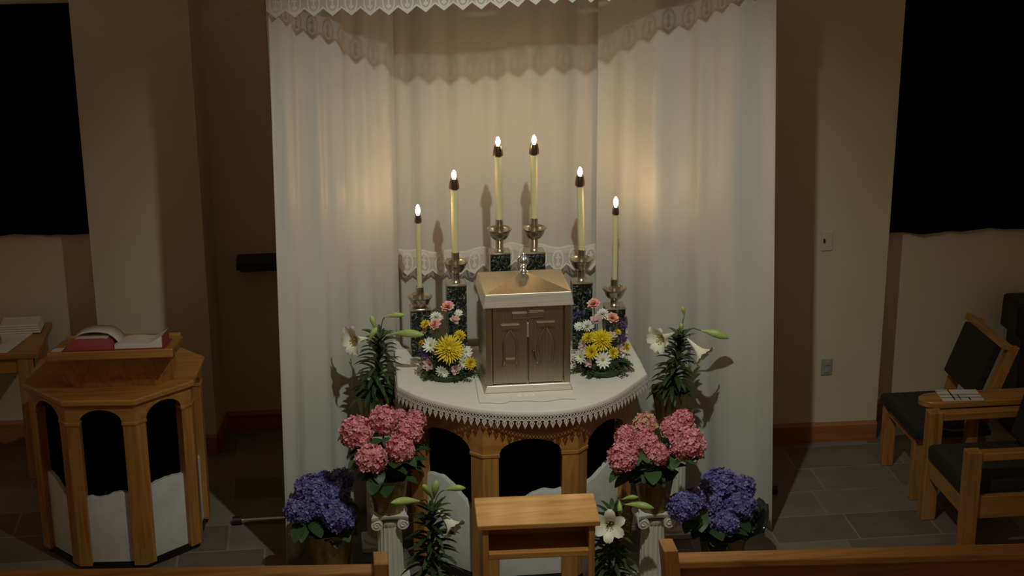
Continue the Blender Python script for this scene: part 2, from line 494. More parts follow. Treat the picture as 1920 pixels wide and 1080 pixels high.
# ================================================================== the room
def slab(name, a, b, mat, **k):
    q = MB(); q.span(a, b); return struct(q.build(name, mat, angle=0, **k))
slab('floor', (-5, 3.0, -0.1), (5, 10.3, 0.0), M['floor'])
ZT = 4.6
slab('wall_back', (-1.66, 9.56, 0), (1.7, 9.7, ZT), M['wall'])
q = MB(); q.prism([(-2.354, 9.21), (-1.70, 9.21), (-1.66, 9.56), (-1.66, 9.76), (-2.354, 9.76)], 0, ZT); struct(q.build('wall_left', M['wall'], angle=0))
q = MB(); q.prism([(1.0, 8.93), (2.372, 8.895), (2.372, 9.4), (1.0, 9.4)], 0, ZT); struct(q.build('wall_right', M['wall'], angle=0))
slab('wall_far_left', (-5, 9.60, 0), (-2.354, 9.76, ZT), M['wall'])
slab('wall_far_right', (2.372, 9.22, 0), (5, 9.4, ZT), M['wall'])
def baseboard(name, pts, h=0.125, t=0.022):
    q = MB()
    for (a, b) in zip(pts, pts[1:]):
        a = Vector((*a, 0)); b = Vector((*b, 0)); d = (b - a).normalized(); n = Vector((d.y, -d.x, 0))
        prof = [(0, 0), (t, 0), (t, h - 0.018), (t * 0.55, h - 0.006), (t * 0.4, h), (0, h)]
        r0 = [tuple(a + n * p[0] + Vector((0, 0, p[1]))) for p in prof]
        r1 = [tuple(b + n * p[0] + Vector((0, 0, p[1]))) for p in prof]
        q.loft([r1, r0])
    return struct(q.build(name, M['trim'], angle=30))
baseboard('baseboard_back', [(-1.66, 9.559), (1.0, 9.559)])
baseboard('baseboard_left', [(-2.354, 9.209), (-1.70, 9.209), (-1.662, 9.54)])
baseboard('baseboard_right', [(1.0, 8.929), (2.372, 8.894)])
baseboard('baseboard_far_left', [(-5, 9.599), (-2.38, 9.599)])
baseboard('baseboard_far_right', [(2.40, 9.219), (5, 9.219)])

# black curtains on the far walls
def black_curtain(x0, x1, y, z0, z1, seed, label):
    rnd = random.Random(seed); q = MB(); rows = []
    n = 60
    ph = [rnd.uniform(0, 6.28) for _ in range(4)]
    for k in range(13):
        t = k / 12; row = []
        for i in range(n + 1):
            x = x0 + (x1 - x0) * i / n
            w_ = 0.010 * math.sin(x * 21 + ph[0]) + 0.006 * math.sin(x * 47 + ph[1])
            zb = z0 + 0.007 * math.sin(x * 9 + ph[2]) + 0.004 * math.sin(x * 23 + ph[3])
            row.append((x, y - 0.022 + w_ * (0.4 + 0.6 * t), z1 + (zb - z1) * t))
        rows.append(row)
    q.grid(rows)
    return tag(q.build('black_curtain', M['black'], solid=0.004), label, 'curtain')
black_curtain(-4.3, -2.40, 9.585, 1.335, 2.72, 3, 'black cloth curtain on the wall left of the altar, above the cloth-covered table')
black_curtain(2.46, 4.4, 9.205, 1.245, 3.15, 5, 'black cloth curtain on the wall right of the altar, above the wooden chairs')

# wall plates and shelf
t = thing('outlet_plate', (2.035, 8.905, 0.455), 'grey outlet plate low on the beige wall right of the drape', 'outlet')
q = MB(); q.span((2.0, 8.896, 0.44), (2.07, 8.906, 0.545)); q.build('cover_plate', M['plate_grey'], t, angle=0, bevel=0.003)
for zz in (0.468, 0.518):
    q = MB(); q.span((2.018, 8.892, zz - 0.014), (2.052, 8.898, zz + 0.014)); q.build('socket', M['plate_grey'], t, angle=0, bevel=0.004)
t = thing('light_switch', (1.985, 8.905, 1.25), 'small light switch plate on the beige wall beside the drape shadow', 'switch')
q = MB(); q.span((1.96, 8.897, 1.24), (2.025, 8.907, 1.36)); q.build('cover_plate', M['wall'], t, angle=0, bevel=0.003)
q = MB(); q.span((1.967, 8.886, 1.292), (1.977, 8.898, 1.315)); q.build('toggle', M['black_plastic'], t, angle=0, bevel=0.002)
t = thing('wall_shelf', (-1.40, 9.55, 1.095), 'small black wall shelf left of the white drape', 'shelf')
q = MB(); q.span((-1.53, 9.38, 1.115), (-1.20, 9.56, 1.165)); q.build('shelf_board', M['black_plastic'], t, angle=0, bevel=0.004)
q = MB(); q.prism([(-1.51, 9.44), (-1.24, 9.44), (-1.24, 9.56), (-1.51, 9.56)], 1.085, 1.115); q.build('bracket', M['black_plastic'], t, angle=0)

# ================================================================== white drapes and canopy
def drape(plan, z_top, hem, folds, seed, label, n=170, lean=0.0):
    rnd = random.Random(seed)
    P = resample(catmull([(*p, 0) for p in plan], 8), n)[0]
    ph = [rnd.uniform(0, 6.28) for _ in range(6)]
    q = MB(); rows = []
    nz = 44
    for k in range(nz + 1):
        t = k / nz; row = []
        for i, p in enumerate(P):
            d = (P[min(i + 1, n)] - P[max(i - 1, 0)]).normalized(); nr = Vector((d.y, -d.x, 0))
            s = i / n
            a = 0.0
            for j, (fr, am) in enumerate(folds):
                a += am * math.sin(2 * PI * fr * s + ph[j] + 0.35 * math.sin(t * 2.2 + ph[(j + 1) % 6]))
            a *= 0.55 + 0.45 * t
            zb = hem + 0.006 * math.sin(s * 30 + ph[2])
            x = p.x + nr.x * a + lean * t * (1 - s if lean < 0 else s)
            row.append((x, p.y + nr.y * a, z_top + (zb - z_top) * t))
        rows.append(row)
    q.grid(rows)
    return tag(q.build('drape', M['drape'], solid=0.003, angle=80), label, 'drape', 'white satin drapes behind the altar')
drape([(-0.70, 8.64), (0.0, 8.66), (0.66, 8.64)], 3.17, 0.02, [(4.0, 0.013), (7.5, 0.011), (13, 0.004)], 11, 'white satin drape hanging straight behind the candles, between the two side drapes')
drape([(-1.205, 7.67), (-0.93, 8.03), (-0.560, 8.53)], 3.17, 0.015, [(2.6, 0.030), (5.2, 0.016), (11, 0.004)], 21, 'white satin drape on the left, between the dark recess and the candles', lean=-0.06)
drape([(0.52, 8.53), (0.90, 8.10), (1.25, 7.70)], 3.17, 0.03, [(2.4, 0.032), (4.6, 0.016), (9, 0.004)], 34, 'white satin drape on the right, beside the wall with the outlet plate', lean=0.12)

# canopy: cloth roof, front valance, lace edging
t = thing('canopy', (0, 7.68, 2.9), 'white cloth canopy with scalloped lace edging hung over the altar', 'canopy')
q = MB(); q.prism([(-1.215, 7.66), (1.26, 7.68), (0.66, 8.68), (-0.70, 8.68)], 3.17, 3.175); q.build('canopy_roof', M['drape'], t, angle=0)
def rim(x):
    s = (x + 1.21) / 2.47
    return 2.888 + 0.012 * s + 0.088 * max(0, s - 0.25) + 0.002 * math.sin(x * 11)
def rim_y(x): return 7.655 + 0.02 * (x + 1.21) / 2.47 + 0.010 * math.sin(x * 13) + 0.006 * math.sin(x * 29)
NL = 140
q = MB(); rows = []
for k in range(5):
    rows.append([(-1.215 + 2.475 * i / NL, rim_y(-1.215 + 2.475 * i / NL), 3.172 + (rim(-1.215 + 2.475 * i / NL) + 0.112 - 3.172) * k / 4) for i in range(NL + 1)])
q.grid(rows); q.build('valance', M['drape'], t, angle=80, solid=0.002)
def lace_strip(name, parent, fx, x0, x1, h, reps, yfun, ztop_fun, mat=None):
    per = 10; q = MB(); uv = []; vs = []; rows = []
    n = reps * per
    for k in range(5):
        row = []
        for i in range(n + 1):
            x = x0 + (x1 - x0) * i / n
            u = i / per; fu = u % 1.0; uu = abs(fu - 0.5) * 2
            vmax = 1 - 0.28 * uu
            v = vmax * k / 4
            row.append((x, yfun(x) - 0.002 * k, ztop_fun(x) - h * v)); uv.append((u, v))
        rows.append(row)
    q.grid(rows)
    return q.build(name, mat or M['lace'], parent, angle=80, uv=uv)
lace_strip('lace_edging', t, None, -1.215, 1.26, 0.125, 28, lambda x: rim_y(x) - 0.003, lambda x: rim(x) + 0.123)

# lace band hanging in front of the back drape
def band_y(x): return 8.575 + 0.008 * math.sin(x * 17) + 0.005 * math.sin(x * 31)
o = lace_strip('lace_band', None, None, -0.585, 0.55, 0.150, 12, band_y, lambda x: 1.442 + 0.014 * math.sin(x * 9 + 1) + 0.007 * math.sin(x * 37))
tag(o, 'scalloped white lace band across the back drape behind the candlesticks', 'lace')

# drape stand: poles and feet behind the cloth
for sx, px, yy, lb in ((-1, -1.22, 8.2, 'left'), (1, 1.30, 8.2, 'right')):
    t = thing('drape_stand', (px, yy, 0), 'steel drape stand with a black foot end showing on the floor beside the %s drape' % lb, 'stand')
    q = MB(); q.lathe([(0.019, 0.02), (0.019, 3.15)], (px, yy, 0), 14); q.build('pole', M['steel'], t)
    q = MB(); q.tube([(px - sx * 0.05, yy, 0.022), (px + sx * 0.30 if sx < 0 else px + 0.2, yy, 0.022)], 0.014, 10); q.build('foot_bar', M['steel'], t)
    ex = px + sx * 0.30 if sx < 0 else px + 0.2
    q = MB(); q.tube([(ex - sx * 0.005, yy, 0.024), (ex + sx * 0.045, yy, 0.024)], 0.024, 10); q.build('rubber_end', M['black_plastic'], t)

# ================================================================== arcaded oak stands (altar and ambo)
def arcade(root, chain, closed, zb, zs, za, zt, w, panel, seed, plinth=True):
    """oak posts at the corners of a plan, an arched frieze and a wavy marble relief on each face, black lining inside"""
    rnd = random.Random(seed); n = len(chain); C = [Vector((*p, 0)) for p in chain]
    nf = n if closed else n - 1
    def face(i):
        a, b = C[i % n], C[(i + 1) % n]; d = (b - a).normalized(); return a, b, d, Vector((d.y, -d.x, 0)), (b - a).length
    cx = sum((c for c in C), Vector()) / n
    for i in range(nf):
        a, b, d, nr, L = face(i)
        q = MB(); N = 22; th = 0.035; ww = min(w, L * 0.28)
        outer = []
        for k in range(N + 1):
            s = ww + (L - 2 * ww) * k / N
            c = (k / N) * 2 - 1
            outer.append((s, zs + (za - zs) * math.sqrt(max(0, 1 - c * c)) ** 1.0))
        prof = [(0, zs)] + outer + [(L, zs)]
        f = []; bk = []
        for (s, z) in prof: f.append((tuple(a + d * s + Vector((0, 0, z))), tuple(a + d * s + Vector((0, 0, zt)))))
        for (s, z) in prof: bk.append((tuple(a + d * min(max(s, th * .45), L - th * .45) - nr * th + Vector((0, 0, z))), tuple(a + d * min(max(s, th * .45), L - th * .45) - nr * th + Vector((0, 0, zt)))))
        m_ = len(prof)
        vs = [p[0] for p in f] + [p[1] for p in f] + [p[0] for p in bk] + [p[1] for p in bk]
        fs = []
        for k in range(m_ - 1):
            fs += [(k, k + 1, m_ + k + 1, m_ + k), (2 * m_ + k + 1, 2 * m_ + k, 3 * m_ + k, 3 * m_ + k + 1), (k + 1, k, 2 * m_ + k, 2 * m_ + k + 1), (m_ + k, m_ + k + 1, 3 * m_ + k + 1, 3 * m_ + k)]
        q.add(vs, fs); q.build('arch_frieze', M['oak_x'] if abs(d.x) > 0.5 else M['oak_y'], root, angle=30)
        # marble relief panel
        top = panel(i)
        K = 28; fr = []
        for k in range(K + 1):
            s = 0.02 + (L - 0.04) * k / K
            z = top(k / K) + 0.002 * math.sin(k * 1.3 + i) + rnd.uniform(-0.001, 0.001)
            fr.append((s, z))
        q = MB(); rings = []
        for off in (0.030, 0.034, 0.056, 0.060):
            dz = 0.006 if off in (0.030, 0.060) else 0
            rings.append([tuple(a + d * s - nr * off + Vector((0, 0, z - dz))) for s, z in fr] + [tuple(a + d * s - nr * off + Vector((0, 0, zb + 0.01))) for s, z in reversed(fr)])
        q.loft(rings); q.build('relief_panel', M['marble'], root, angle=40)
    for i in range(n):
        if not closed and i in (0, n - 1):
            a, b, d, nr, L = face(0 if i == 0 else n - 2)
            e = C[i]; dd = d if i == 0 else -d
            poly = [e, e + dd * w, e + dd * w - nr * 0.06, e - nr * 0.06]
        else:
            a0, b0, d0, n0, L0 = face(i - 1); a1, b1, d1, n1, L1 = face(i)
            w0 = min(w, L0 * 0.28); w1 = min(w, L1 * 0.28)
            e = C[i]; inn = (n0 + n1).normalized()
            poly = [e - d0 * w0, e, e + d1 * w1, e + d1 * w1 - n1 * 0.055, e - inn * 0.07, e - d0 * w0 - n0 * 0.055]
        poly = [(p.x, p.y) for p in poly]
        q = MB(); q.prism(poly, zb, zs + 0.001); col = q.build('post', M['oak_z'], root, angle=0, bevel=0.003)
        gx = sum(p[0] for p in poly) / len(poly); gy = sum(p[1] for p in poly) / len(poly)
        big = [(gx + (p[0] - gx) * 1.10, gy + (p[1] - gy) * 1.10) for p in poly]
        q = MB(); q.prism(big, zs - 0.014, zs + 0.006); q.build('capital', M['oak_x'], col, angle=0, bevel=0.004)
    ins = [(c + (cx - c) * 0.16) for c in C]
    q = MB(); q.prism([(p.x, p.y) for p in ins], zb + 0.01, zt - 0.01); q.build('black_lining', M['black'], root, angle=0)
    if plinth:
        ins = [(c + (cx - c) * 0.05) for c in C]
        q = MB(); q.prism([(p.x, p.y) for p in ins], 0.0, zb + 0.005); q.build('plinth', M['black_plastic'], root, angle=0)

# ---- altar
altar = thing('altar', (0, 7.8, 0), 'oak altar with arched openings, white marble reliefs and a rounded front, under a white cloth', 'altar')
chain = [(-0.59, 8.19), (-0.59, 7.63), (-0.252, 7.285), (0.228, 7.285), (0.57, 7.63), (0.57, 8.19)]
def altar_panel(i):
    return {0: lambda s: 0.50, 1: lambda s: 0.515 - 0.16 * max(0, s - 0.35) ** 1.4 * 1.7 + 0.02 * math.sin(s * 5),
            2: lambda s: 0.435 + 0.115 * s ** 0.9 + 0.012 * math.sin(s * 13), 3: lambda s: 0.47 + 0.09 * math.sin(s * 1.7) + 0.008 * math.sin(s * 11),
            4: lambda s: 0.5}[i]
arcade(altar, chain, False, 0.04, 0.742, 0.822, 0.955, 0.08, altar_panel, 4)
edge = [(-0.638, 8.185), (-0.648, 7.90), (-0.652, 7.64), (-0.52, 7.455), (-0.29, 7.288), (-0.04, 7.212), (0.20, 7.226), (0.42, 7.362), (0.645, 7.64), (0.652, 7.90), (0.652, 8.175)]
front = catmull([(*p, 0) for p in edge[2:9]], 10)
outline = [Vector((*p, 0)) for p in edge[:2]] + front + [Vector((*p, 0)) for p in edge[9:]]
cen = Vector((0, 7.85, 0))
q = MB(); q.prism([tuple((cen + (p - cen) * 0.972).xy) for p in outline], 0.952, 0.984); q.build('table_top', M['oak_x'], altar, angle=30, bevel=0.006)
# white ledge at the back edge of the top
q = MB(); K = 80; fr = []
for k in range(K + 1):
    x = -0.645 + 1.295 * k / K
    h = 0.006 + 0.050 * math.exp(-((x + 0.635) / 0.035) ** 4) + 0.045 * math.exp(-((x + 0.20) / 0.10) ** 6) + 0.05 * math.exp(-((x - 0.65) / 0.04) ** 2)
    fr.append((x, 0.985 + h))
rings = [[(x, y, z) for x, z in fr] + [(x, y, 0.955) for x, z in reversed(fr)] for y in (8.188, 8.215)]
q.loft(rings); q.build('back_ledge', M['marble'], altar, angle=40, bevel=0.003)

# ---- altar cloth with crocheted trim
cloth = thing('altar_cloth', (0, 7.75, 0.985), 'white linen altar cloth with crocheted pointed trim along its rounded front', 'cloth')
q = MB()
N = len(outline)
def ringo(sc, z): return [tuple(cen + (p - cen) * sc + Vector((0, 0, z))) for p in outline]
q.loft([ringo(0.9995, 0.975), ringo(1.001, 0.985), ringo(1.0, 0.994), ringo(0.994, 0.999), ringo(0.98, 1.0)], cap0=False, cap1=True)
q.build('cloth_top', M['linen'], cloth, angle=50, solid=0.0)
trim_path = [outline[1]] + front + [outline[-2]]
nrep = 64
pts, Ltot = resample(trim_path, nrep)
q = MB()
pitch_ = Ltot / nrep
H0 = 0.986
for i in range(nrep):
    a, b = pts[i], pts[i + 1]; d = (b - a).normalized(); nr = Vector((d.y, -d.x, 0)); w_ = (b - a).length
    def pt(u, z, off=0.004): return tuple(a + d * (u * w_) + nr * (off + (H0 - z) * 0.10) + Vector((0, 0, z)))
    def strip(path, wd):
        # flat ribbon with a small thickness along a path of (u,z)
        L_ = []; R2 = []
        for j in range(len(path)):
            u0, z0 = path[max(j - 1, 0)]; u1, z1 = path[min(j + 1, len(path) - 1)]
            tx, tz = (u1 - u0) * w_, z1 - z0; l = math.hypot(tx, tz) or 1
            ox, oz = -tz / l * wd / 2 / w_, tx / l * wd / 2
            L_.append((path[j][0] + ox, path[j][1] + oz)); R2.append((path[j][0] - ox, path[j][1] - oz))
        rows = [[pt(*L_[j], 0.0045), pt(*R2[j], 0.0045)] for j in range(len(path))]
        q.grid(rows)
    strip([(0, H0 - 0.003), (0.5, H0 - 0.003), (1, H0 - 0.003)], 0.007)
    strip([(0.0, H0 - 0.006), (0.5, H0 - 0.027), (1.0, H0 - 0.006)], 0.0045)
    strip([(0.5, H0 - 0.006), (0.0, H0 - 0.027)], 0.0045); strip([(0.5, H0 - 0.006), (1.0, H0 - 0.027)], 0.0045)
    strip([(0.0, H0 - 0.027), (0.16, H0 - 0.031), (0.5, H0 - 0.029), (0.84, H0 - 0.031), (1.0, H0 - 0.027)], 0.0068)
    strip([(0.5, H0 - 0.028), (0.20, H0 - 0.045), (0.5, H0 - 0.071), (0.80, H0 - 0.045), (0.5, H0 - 0.028)], 0.0062)
    strip([(0.5, H0 - 0.030), (0.5, H0 - 0.068)], 0.005)
q.build('crochet_trim', M['lace_thread'], cloth, angle=0, solid=0.002)

# small linen under the tabernacle
lin = thing('corporal_linen', (0.0, 7.45, 1.0), 'small folded white linen lying under the front of the tabernacle', 'linen')
q = MB(); K = 30
fr = [(-0.262 + 0.485 * k / K, 7.335 + 0.010 * math.sin(k * 0.5 + 1) + 0.02 * math.exp(-((k - 10) / 1.5) ** 2) + 0.0 * k) for k in range(K + 1)]
q.prism(fr + [(0.245, 7.80), (-0.245, 7.80)], 1.001, 1.009); q.build('linen_sheet', M['linen'], lin, angle=0, bevel=0.003)
q = MB()
for k, x in enumerate((-0.032, 0.0, 0.034)):
    for s in ((-1, 1) if k != 1 else (-1, 1)):
        q.M = Matrix.Translation((x - 0.02, 7.395, 1.0095)) @ Matrix.Rotation(s * 0.45 + 0.05, 4, 'Z')
        q.box((0, 0, 0), (0.0045, 0.034, 0.0012))
q.M = Matrix.Identity(4); q.build('embroidery', M['steel'], lin, angle=0)

# ================================================================== tabernacle
TB = thing('tabernacle', (0, 7.64, 1.01), 'square champagne metal tabernacle with a pyramid roof and two embossed doors', 'tabernacle')
q = MB(); q.loft([[(sx * (0.224 - i), 7.64 + sy * (0.195 - i), z) for sx, sy in ((-1, -1), (1, -1), (1, 1), (-1, 1))] for i, z in ((0, 1.010), (0, 1.014), (0.012, 1.046))]); q.build('base_moulding', M['tab_x'], TB, angle=0, bevel=0.004)
q = MB(); q.span((-0.190, 7.485, 1.045), (0.190, 7.82, 1.465)); q.build('case', M['tab'], TB, angle=0)
for x in (-1, 1):
    q = MB(); q.span((x * 0.214, 7.457, 1.045), (x * 0.183, 7.49, 1.468)); q.build('corner_post', M['tab'], TB, angle=0, bevel=0.003)
    q = MB(); q.span((x * 0.214, 7.49, 1.045), (x * 0.188, 7.825, 1.468)); q.build('side_panel', M['tab'], TB, angle=0, bevel=0.002)
q = MB(); q.loft([[(sx * (0.228 - i), 7.64 + sy * (0.199 - i), z) for sx, sy in ((-1, -1), (1, -1), (1, 1), (-1, 1))] for i, z in ((0, 1.462), (0, 1.466), (0.012, 1.532))]); q.build('cornice_band', M['tab_x'], TB, angle=0, bevel=0.004)
q = MB()
A = [(-0.216, 7.453, 1.532), (0.216, 7.453, 1.532), (0.216, 7.827, 1.532), (-0.216, 7.827, 1.532)]
a_ = 0.018
q.loft([A, [(-a_, 7.64 - a_, 1.585), (a_, 7.64 - a_, 1.585), (a_, 7.64 + a_, 1.585), (-a_, 7.64 + a_, 1.585)]]); q.build('pyramid_roof', M['tab_roof'], TB, angle=5)
q = MB()
q.lathe([(0.024, 1.578), (0.024, 1.586), (0.014, 1.594), (0.011, 1.604), (0.016, 1.610), (0.012, 1.616), (0.020, 1.626), (0.026, 1.638), (0.025, 1.650), (0.014, 1.664), (0.006, 1.672), (0.009, 1.678), (0.006, 1.685), (0.001, 1.688)], (0, 7.64, 0), 20)
fin = q.build('finial', M['steel'], TB)
for k in range(6):
    a = k * PI / 3
    q = MB(); q.tube([(0.014 * math.cos(a), 7.64 + 0.014 * math.sin(a), 1.617), (0.028 * math.cos(a), 7.64 + 0.028 * math.sin(a), 1.632), (0.029 * math.cos(a), 7.64 + 0.029 * math.sin(a), 1.650), (0.016 * math.cos(a), 7.64 + 0.016 * math.sin(a), 1.668)], 0.003, 6)
    q.build('finial_rib', M['steel'], fin)
YF = 7.468
def emboss(par, pieces):
    q = MB()
    for p in pieces:
        if p[0] == 'bar': q.span((p[1], YF - 0.012, p[3]), (p[2], YF + 0.004, p[4]))
        else:
            pp = [(x, YF - 0.002, z) for x, z in p[1]]
            q.tube([tuple(v) for v in catmull(pp, 6)], p[2], 8)
    return q.build('embossed_letter', M['tab'], par, angle=35, bevel=0.0)
def ez(y): return 1.46 - (y - 405) * 0.0009
def ex(x): return (x - 412) * 0.00082
for side in (-1, 1):
    q = MB(); q.span((side * 0.003, YF, 1.052), (side * 0.178, YF + 0.016, 1.458)); dr = q.build('door', M['tab'], TB, angle=0, bevel=0.003)
    if side < 0:
        emboss(dr, [('bar', ex(248), ex(357), ez(535), ez(512)), ('arc', [(ex(300), ez(540)), (ex(272), ez(590)), (ex(262), ez(650)), (ex(266), ez(710)), (ex(256), ez(752))], 0.0068),
                    ('arc', [(ex(304), ez(540)), (ex(334), ez(590)), (ex(344), ez(650)), (ex(340), ez(710)), (ex(350), ez(752))], 0.0068), ('bar', ex(272), ex(332), ez(725), ez(712)),
                    ('bar', ex(249), ex(266), ez(765), ez(750)), ('bar', ex(340), ex(358), ez(763), ez(748))])
    else:
        emboss(dr, [('bar', ex(466), ex(576), ez(527), ez(504)), ('arc', [(ex(518), ez(532)), (ex(488), ez(590)), (ex(473), ez(650)), (ex(480), ez(705)), (ex(484), ez(748))], 0.0068),
                    ('arc', [(ex(524), ez(532)), (ex(556), ez(590)), (ex(570), ez(650)), (ex(562), ez(705)), (ex(560), ez(748))], 0.0068),
                    ('bar', ex(464), ex(486), ez(757), ez(744)), ('bar', ex(557), ex(575), ez(757), ez(742))])
    q = MB()
    if side < 0: q.span((ex(313), YF - 0.012, ez(472)), (-0.004, YF + 0.004, ez(442)))
    else: q.span((0.004, YF - 0.012, ez(470)), (ex(511), YF + 0.004, ez(438)))
    q.build('cross_arm', M['tab'], dr, angle=0, bevel=0.002)
q = MB(); q.span((ex(403), YF - 0.009, ez(480)), (ex(421), YF + 0.004, 1.460)); q.build('cross_stem', M['tab'], TB, angle=0, bevel=0.002)
q = MB(); q.span((ex(404), YF - 0.012, ez(585)), (ex(416), YF + 0.003, ez(500))); q.build('door_pull', M['tab_x'], TB, angle=0, bevel=0.003)
q = MB(); q.lathe([(0.007, 0), (0.007, 0.012)], (0, 0, 0), 12); q.M = Matrix.Identity(4)
q2 = MB(); q2.M = Matrix.Translation((ex(444), YF, ez(672))) @ Matrix.Rotation(PI / 2, 4, 'X'); q2.lathe([(0.008, 0), (0.008, 0.014), (0.004, 0.018)], n=12)
q2.M = Matrix.Identity(4); q2.tube([(ex(446), YF - 0.010, ez(676)), (ex(452), YF - 0.012, ez(700)), (ex(458), YF - 0.010, ez(725))], 0.0025, 6)
q2.build('key', M['cap'], TB)

# ================================================================== candlesticks and candles
G = 'candlesticks on the altar'
GC = 'lit candles on the altar'
where = ['outermost on the left, on the shortest left block', 'second from the left', 'left one of the tallest middle pair', 'right one of the tallest middle pair', 'second from the right', 'outermost on the right, on the shortest right block']
cwhere = ['slim ivory candle burning at the far left of the row', 'thick ivory candle burning second from the left', 'tall ivory candle burning left of the centre, above the tabernacle finial', 'tall ivory candle burning right of the centre, above the tabernacle finial', 'thick ivory candle burning second from the right, leaning slightly', 'slim ivory candle burning at the far right of the row']
for i, (kind, x, ztop, cb, ct, wd) in enumerate(STICKS):
    y = 8.10
    t = thing('candlestick', (x, y, 1.0), 'nickel candlestick on a dark marble block, ' + where[i], 'candlestick', G)
    q = MB(); q.span((x - 0.053, y - 0.05, 1.0005), (x + 0.053, y + 0.05, ztop)); q.build('marble_block', M['granite'], t, angle=0, bevel=0.002)
    q = MB()
    q.loft([[(x + sx * h, y + sy * h, z) for sx, sy in ((-1, -1), (1, -1), (1, 1), (-1, 1))] for h, z in ((0.054, ztop - 0.001), (0.055, ztop + 0.004), (0.048, ztop + 0.010))])
    q.build('foot_plate', M['nickel'], t, angle=20)
    q = MB(); hs = cb - 0.055 - ztop
    q.lathe([(0.032, ztop + 0.009), (0.024, ztop + 0.016), (0.021, ztop + 0.03), (0.021, ztop + hs - 0.035)], (x, y, 0), 22); q.build('stem', M['nickel'], t)
    zr = cb - 0.048
    q = MB(); q.lathe([(0.018, zr - 0.060), (0.028, zr - 0.057), (0.040, zr - 0.048), (0.050, zr - 0.033), (0.056, zr - 0.016), (0.060, zr - 0.006), (0.067, zr), (0.067, zr + 0.003), (0.063, zr + 0.001), (0.055, zr - 0.010), (0.047, zr - 0.028), (0.02, zr - 0.038)], (x, y, 0), 30)
    q.build('drip_bowl', M['nickel'], t)
    q = MB(); rs = 0.021
    q.lathe([(rs, zr - 0.038), (rs, cb + 0.006), (rs - 0.003, cb + 0.008), (rs - 0.003, cb - 0.02)], (x, y, 0), 22, cap1=False); q.build('socket', M['nickel'], t)
    c = thing('candle', (x, y, cb), cwhere[i], 'candle', GC)
    r = 0.0185 if wd > 0.035 else 0.0135
    lean = {4: -0.012}.get(i, {2: -0.004}.get(i, 0.0))
    q = MB(); q.lathe([(r, -0.02), (r, (ct - cb) * 0.5), (r * 0.98, ct - cb), (r * 0.6, ct - cb + 0.03)], (0, 0, 0), 22)
    q.v = [(x + p[0] + lean * max(0, p[2]) / (ct - cb), y + p[1], cb + p[2]) for p in q.v]; q.build('wax', M['candle'], c)
    hx = x + lean
    k_ = 1.0 if wd > 0.035 else 0.72
    hgt = 0.050 if wd > 0.035 else 0.036
    q = MB(); q.lathe([(0.0265 * k_, ct - 0.004), (0.027 * k_, ct + 0.004), (0.0252 * k_, ct + hgt * 0.45), (0.0205 * k_, ct + hgt * 0.93), (0.019 * k_, ct + hgt), (0.013 * k_, ct + hgt), (0.013 * k_, ct + hgt * 0.6)], (hx, y, 0), 24, cap1=True); q.build('follower', M['cap'], c)
    q = MB(); q.tube([(hx, y, ct + hgt * 0.5), (hx, y, ct + hgt + 0.012)], 0.0015, 6); q.build('wick', M['black_plastic'], c)
    q = MB(); z0 = ct + hgt - 0.006
    fs_ = 0.052 if wd > 0.035 else 0.062
    q.lathe([(0.001, 0), (0.006, fs_ * 0.10), (0.0115, fs_ * 0.33), (0.0125, fs_ * 0.52), (0.0095, fs_ * 0.76), (0.005, fs_ * 0.94), (0.0008, fs_)], (hx, y, z0), 14); q.build('flame', M['flame'], c)

# ================================================================== flowers
def petal_ring(q, n, r0, r1, wd, tilt, z=0.0, phase=0.0, segs=3, cup=0.0, rnd=None, notch=False, jit=0.0):
    for i in range(n):
        a = 2 * PI * (i + phase) / n + (rnd.uniform(-jit, jit) if rnd else 0)
        tl = tilt + (rnd.uniform(-0.12, 0.12) if rnd else 0); L = (r1 - r0) * (rnd.uniform(0.88, 1.08) if rnd else 1)
        d = Vector((math.cos(a), math.sin(a), 0)); sd = Vector((-d.y, d.x, 0))
        rows = []
        for k in range(segs + 1):
            t = k / segs
            hw = wd / 2 * (0.45 + 0.55 * math.sin(PI * min(1, t * 0.85 + 0.12)))
            if k == segs: hw *= 0.55
            rad = r0 + L * t * math.cos(tl); zz = z + L * t * math.sin(tl) + cup * t * t * L
            c = d * rad + Vector((0, 0, zz))
            rows.append([tuple(c - sd * hw + Vector((0, 0, hw * 0.25))), tuple(c), tuple(c + sd * hw + Vector((0, 0, hw * 0.25)))])
        q.grid(rows)
def dome(q, r, h, z=0.0):
    q.lathe([(r, z), (r * 0.92, z + h * 0.5), (r * 0.6, z + h * 0.88), (r * 0.05, z + h)], n=12, cap0=True)
FM = {}
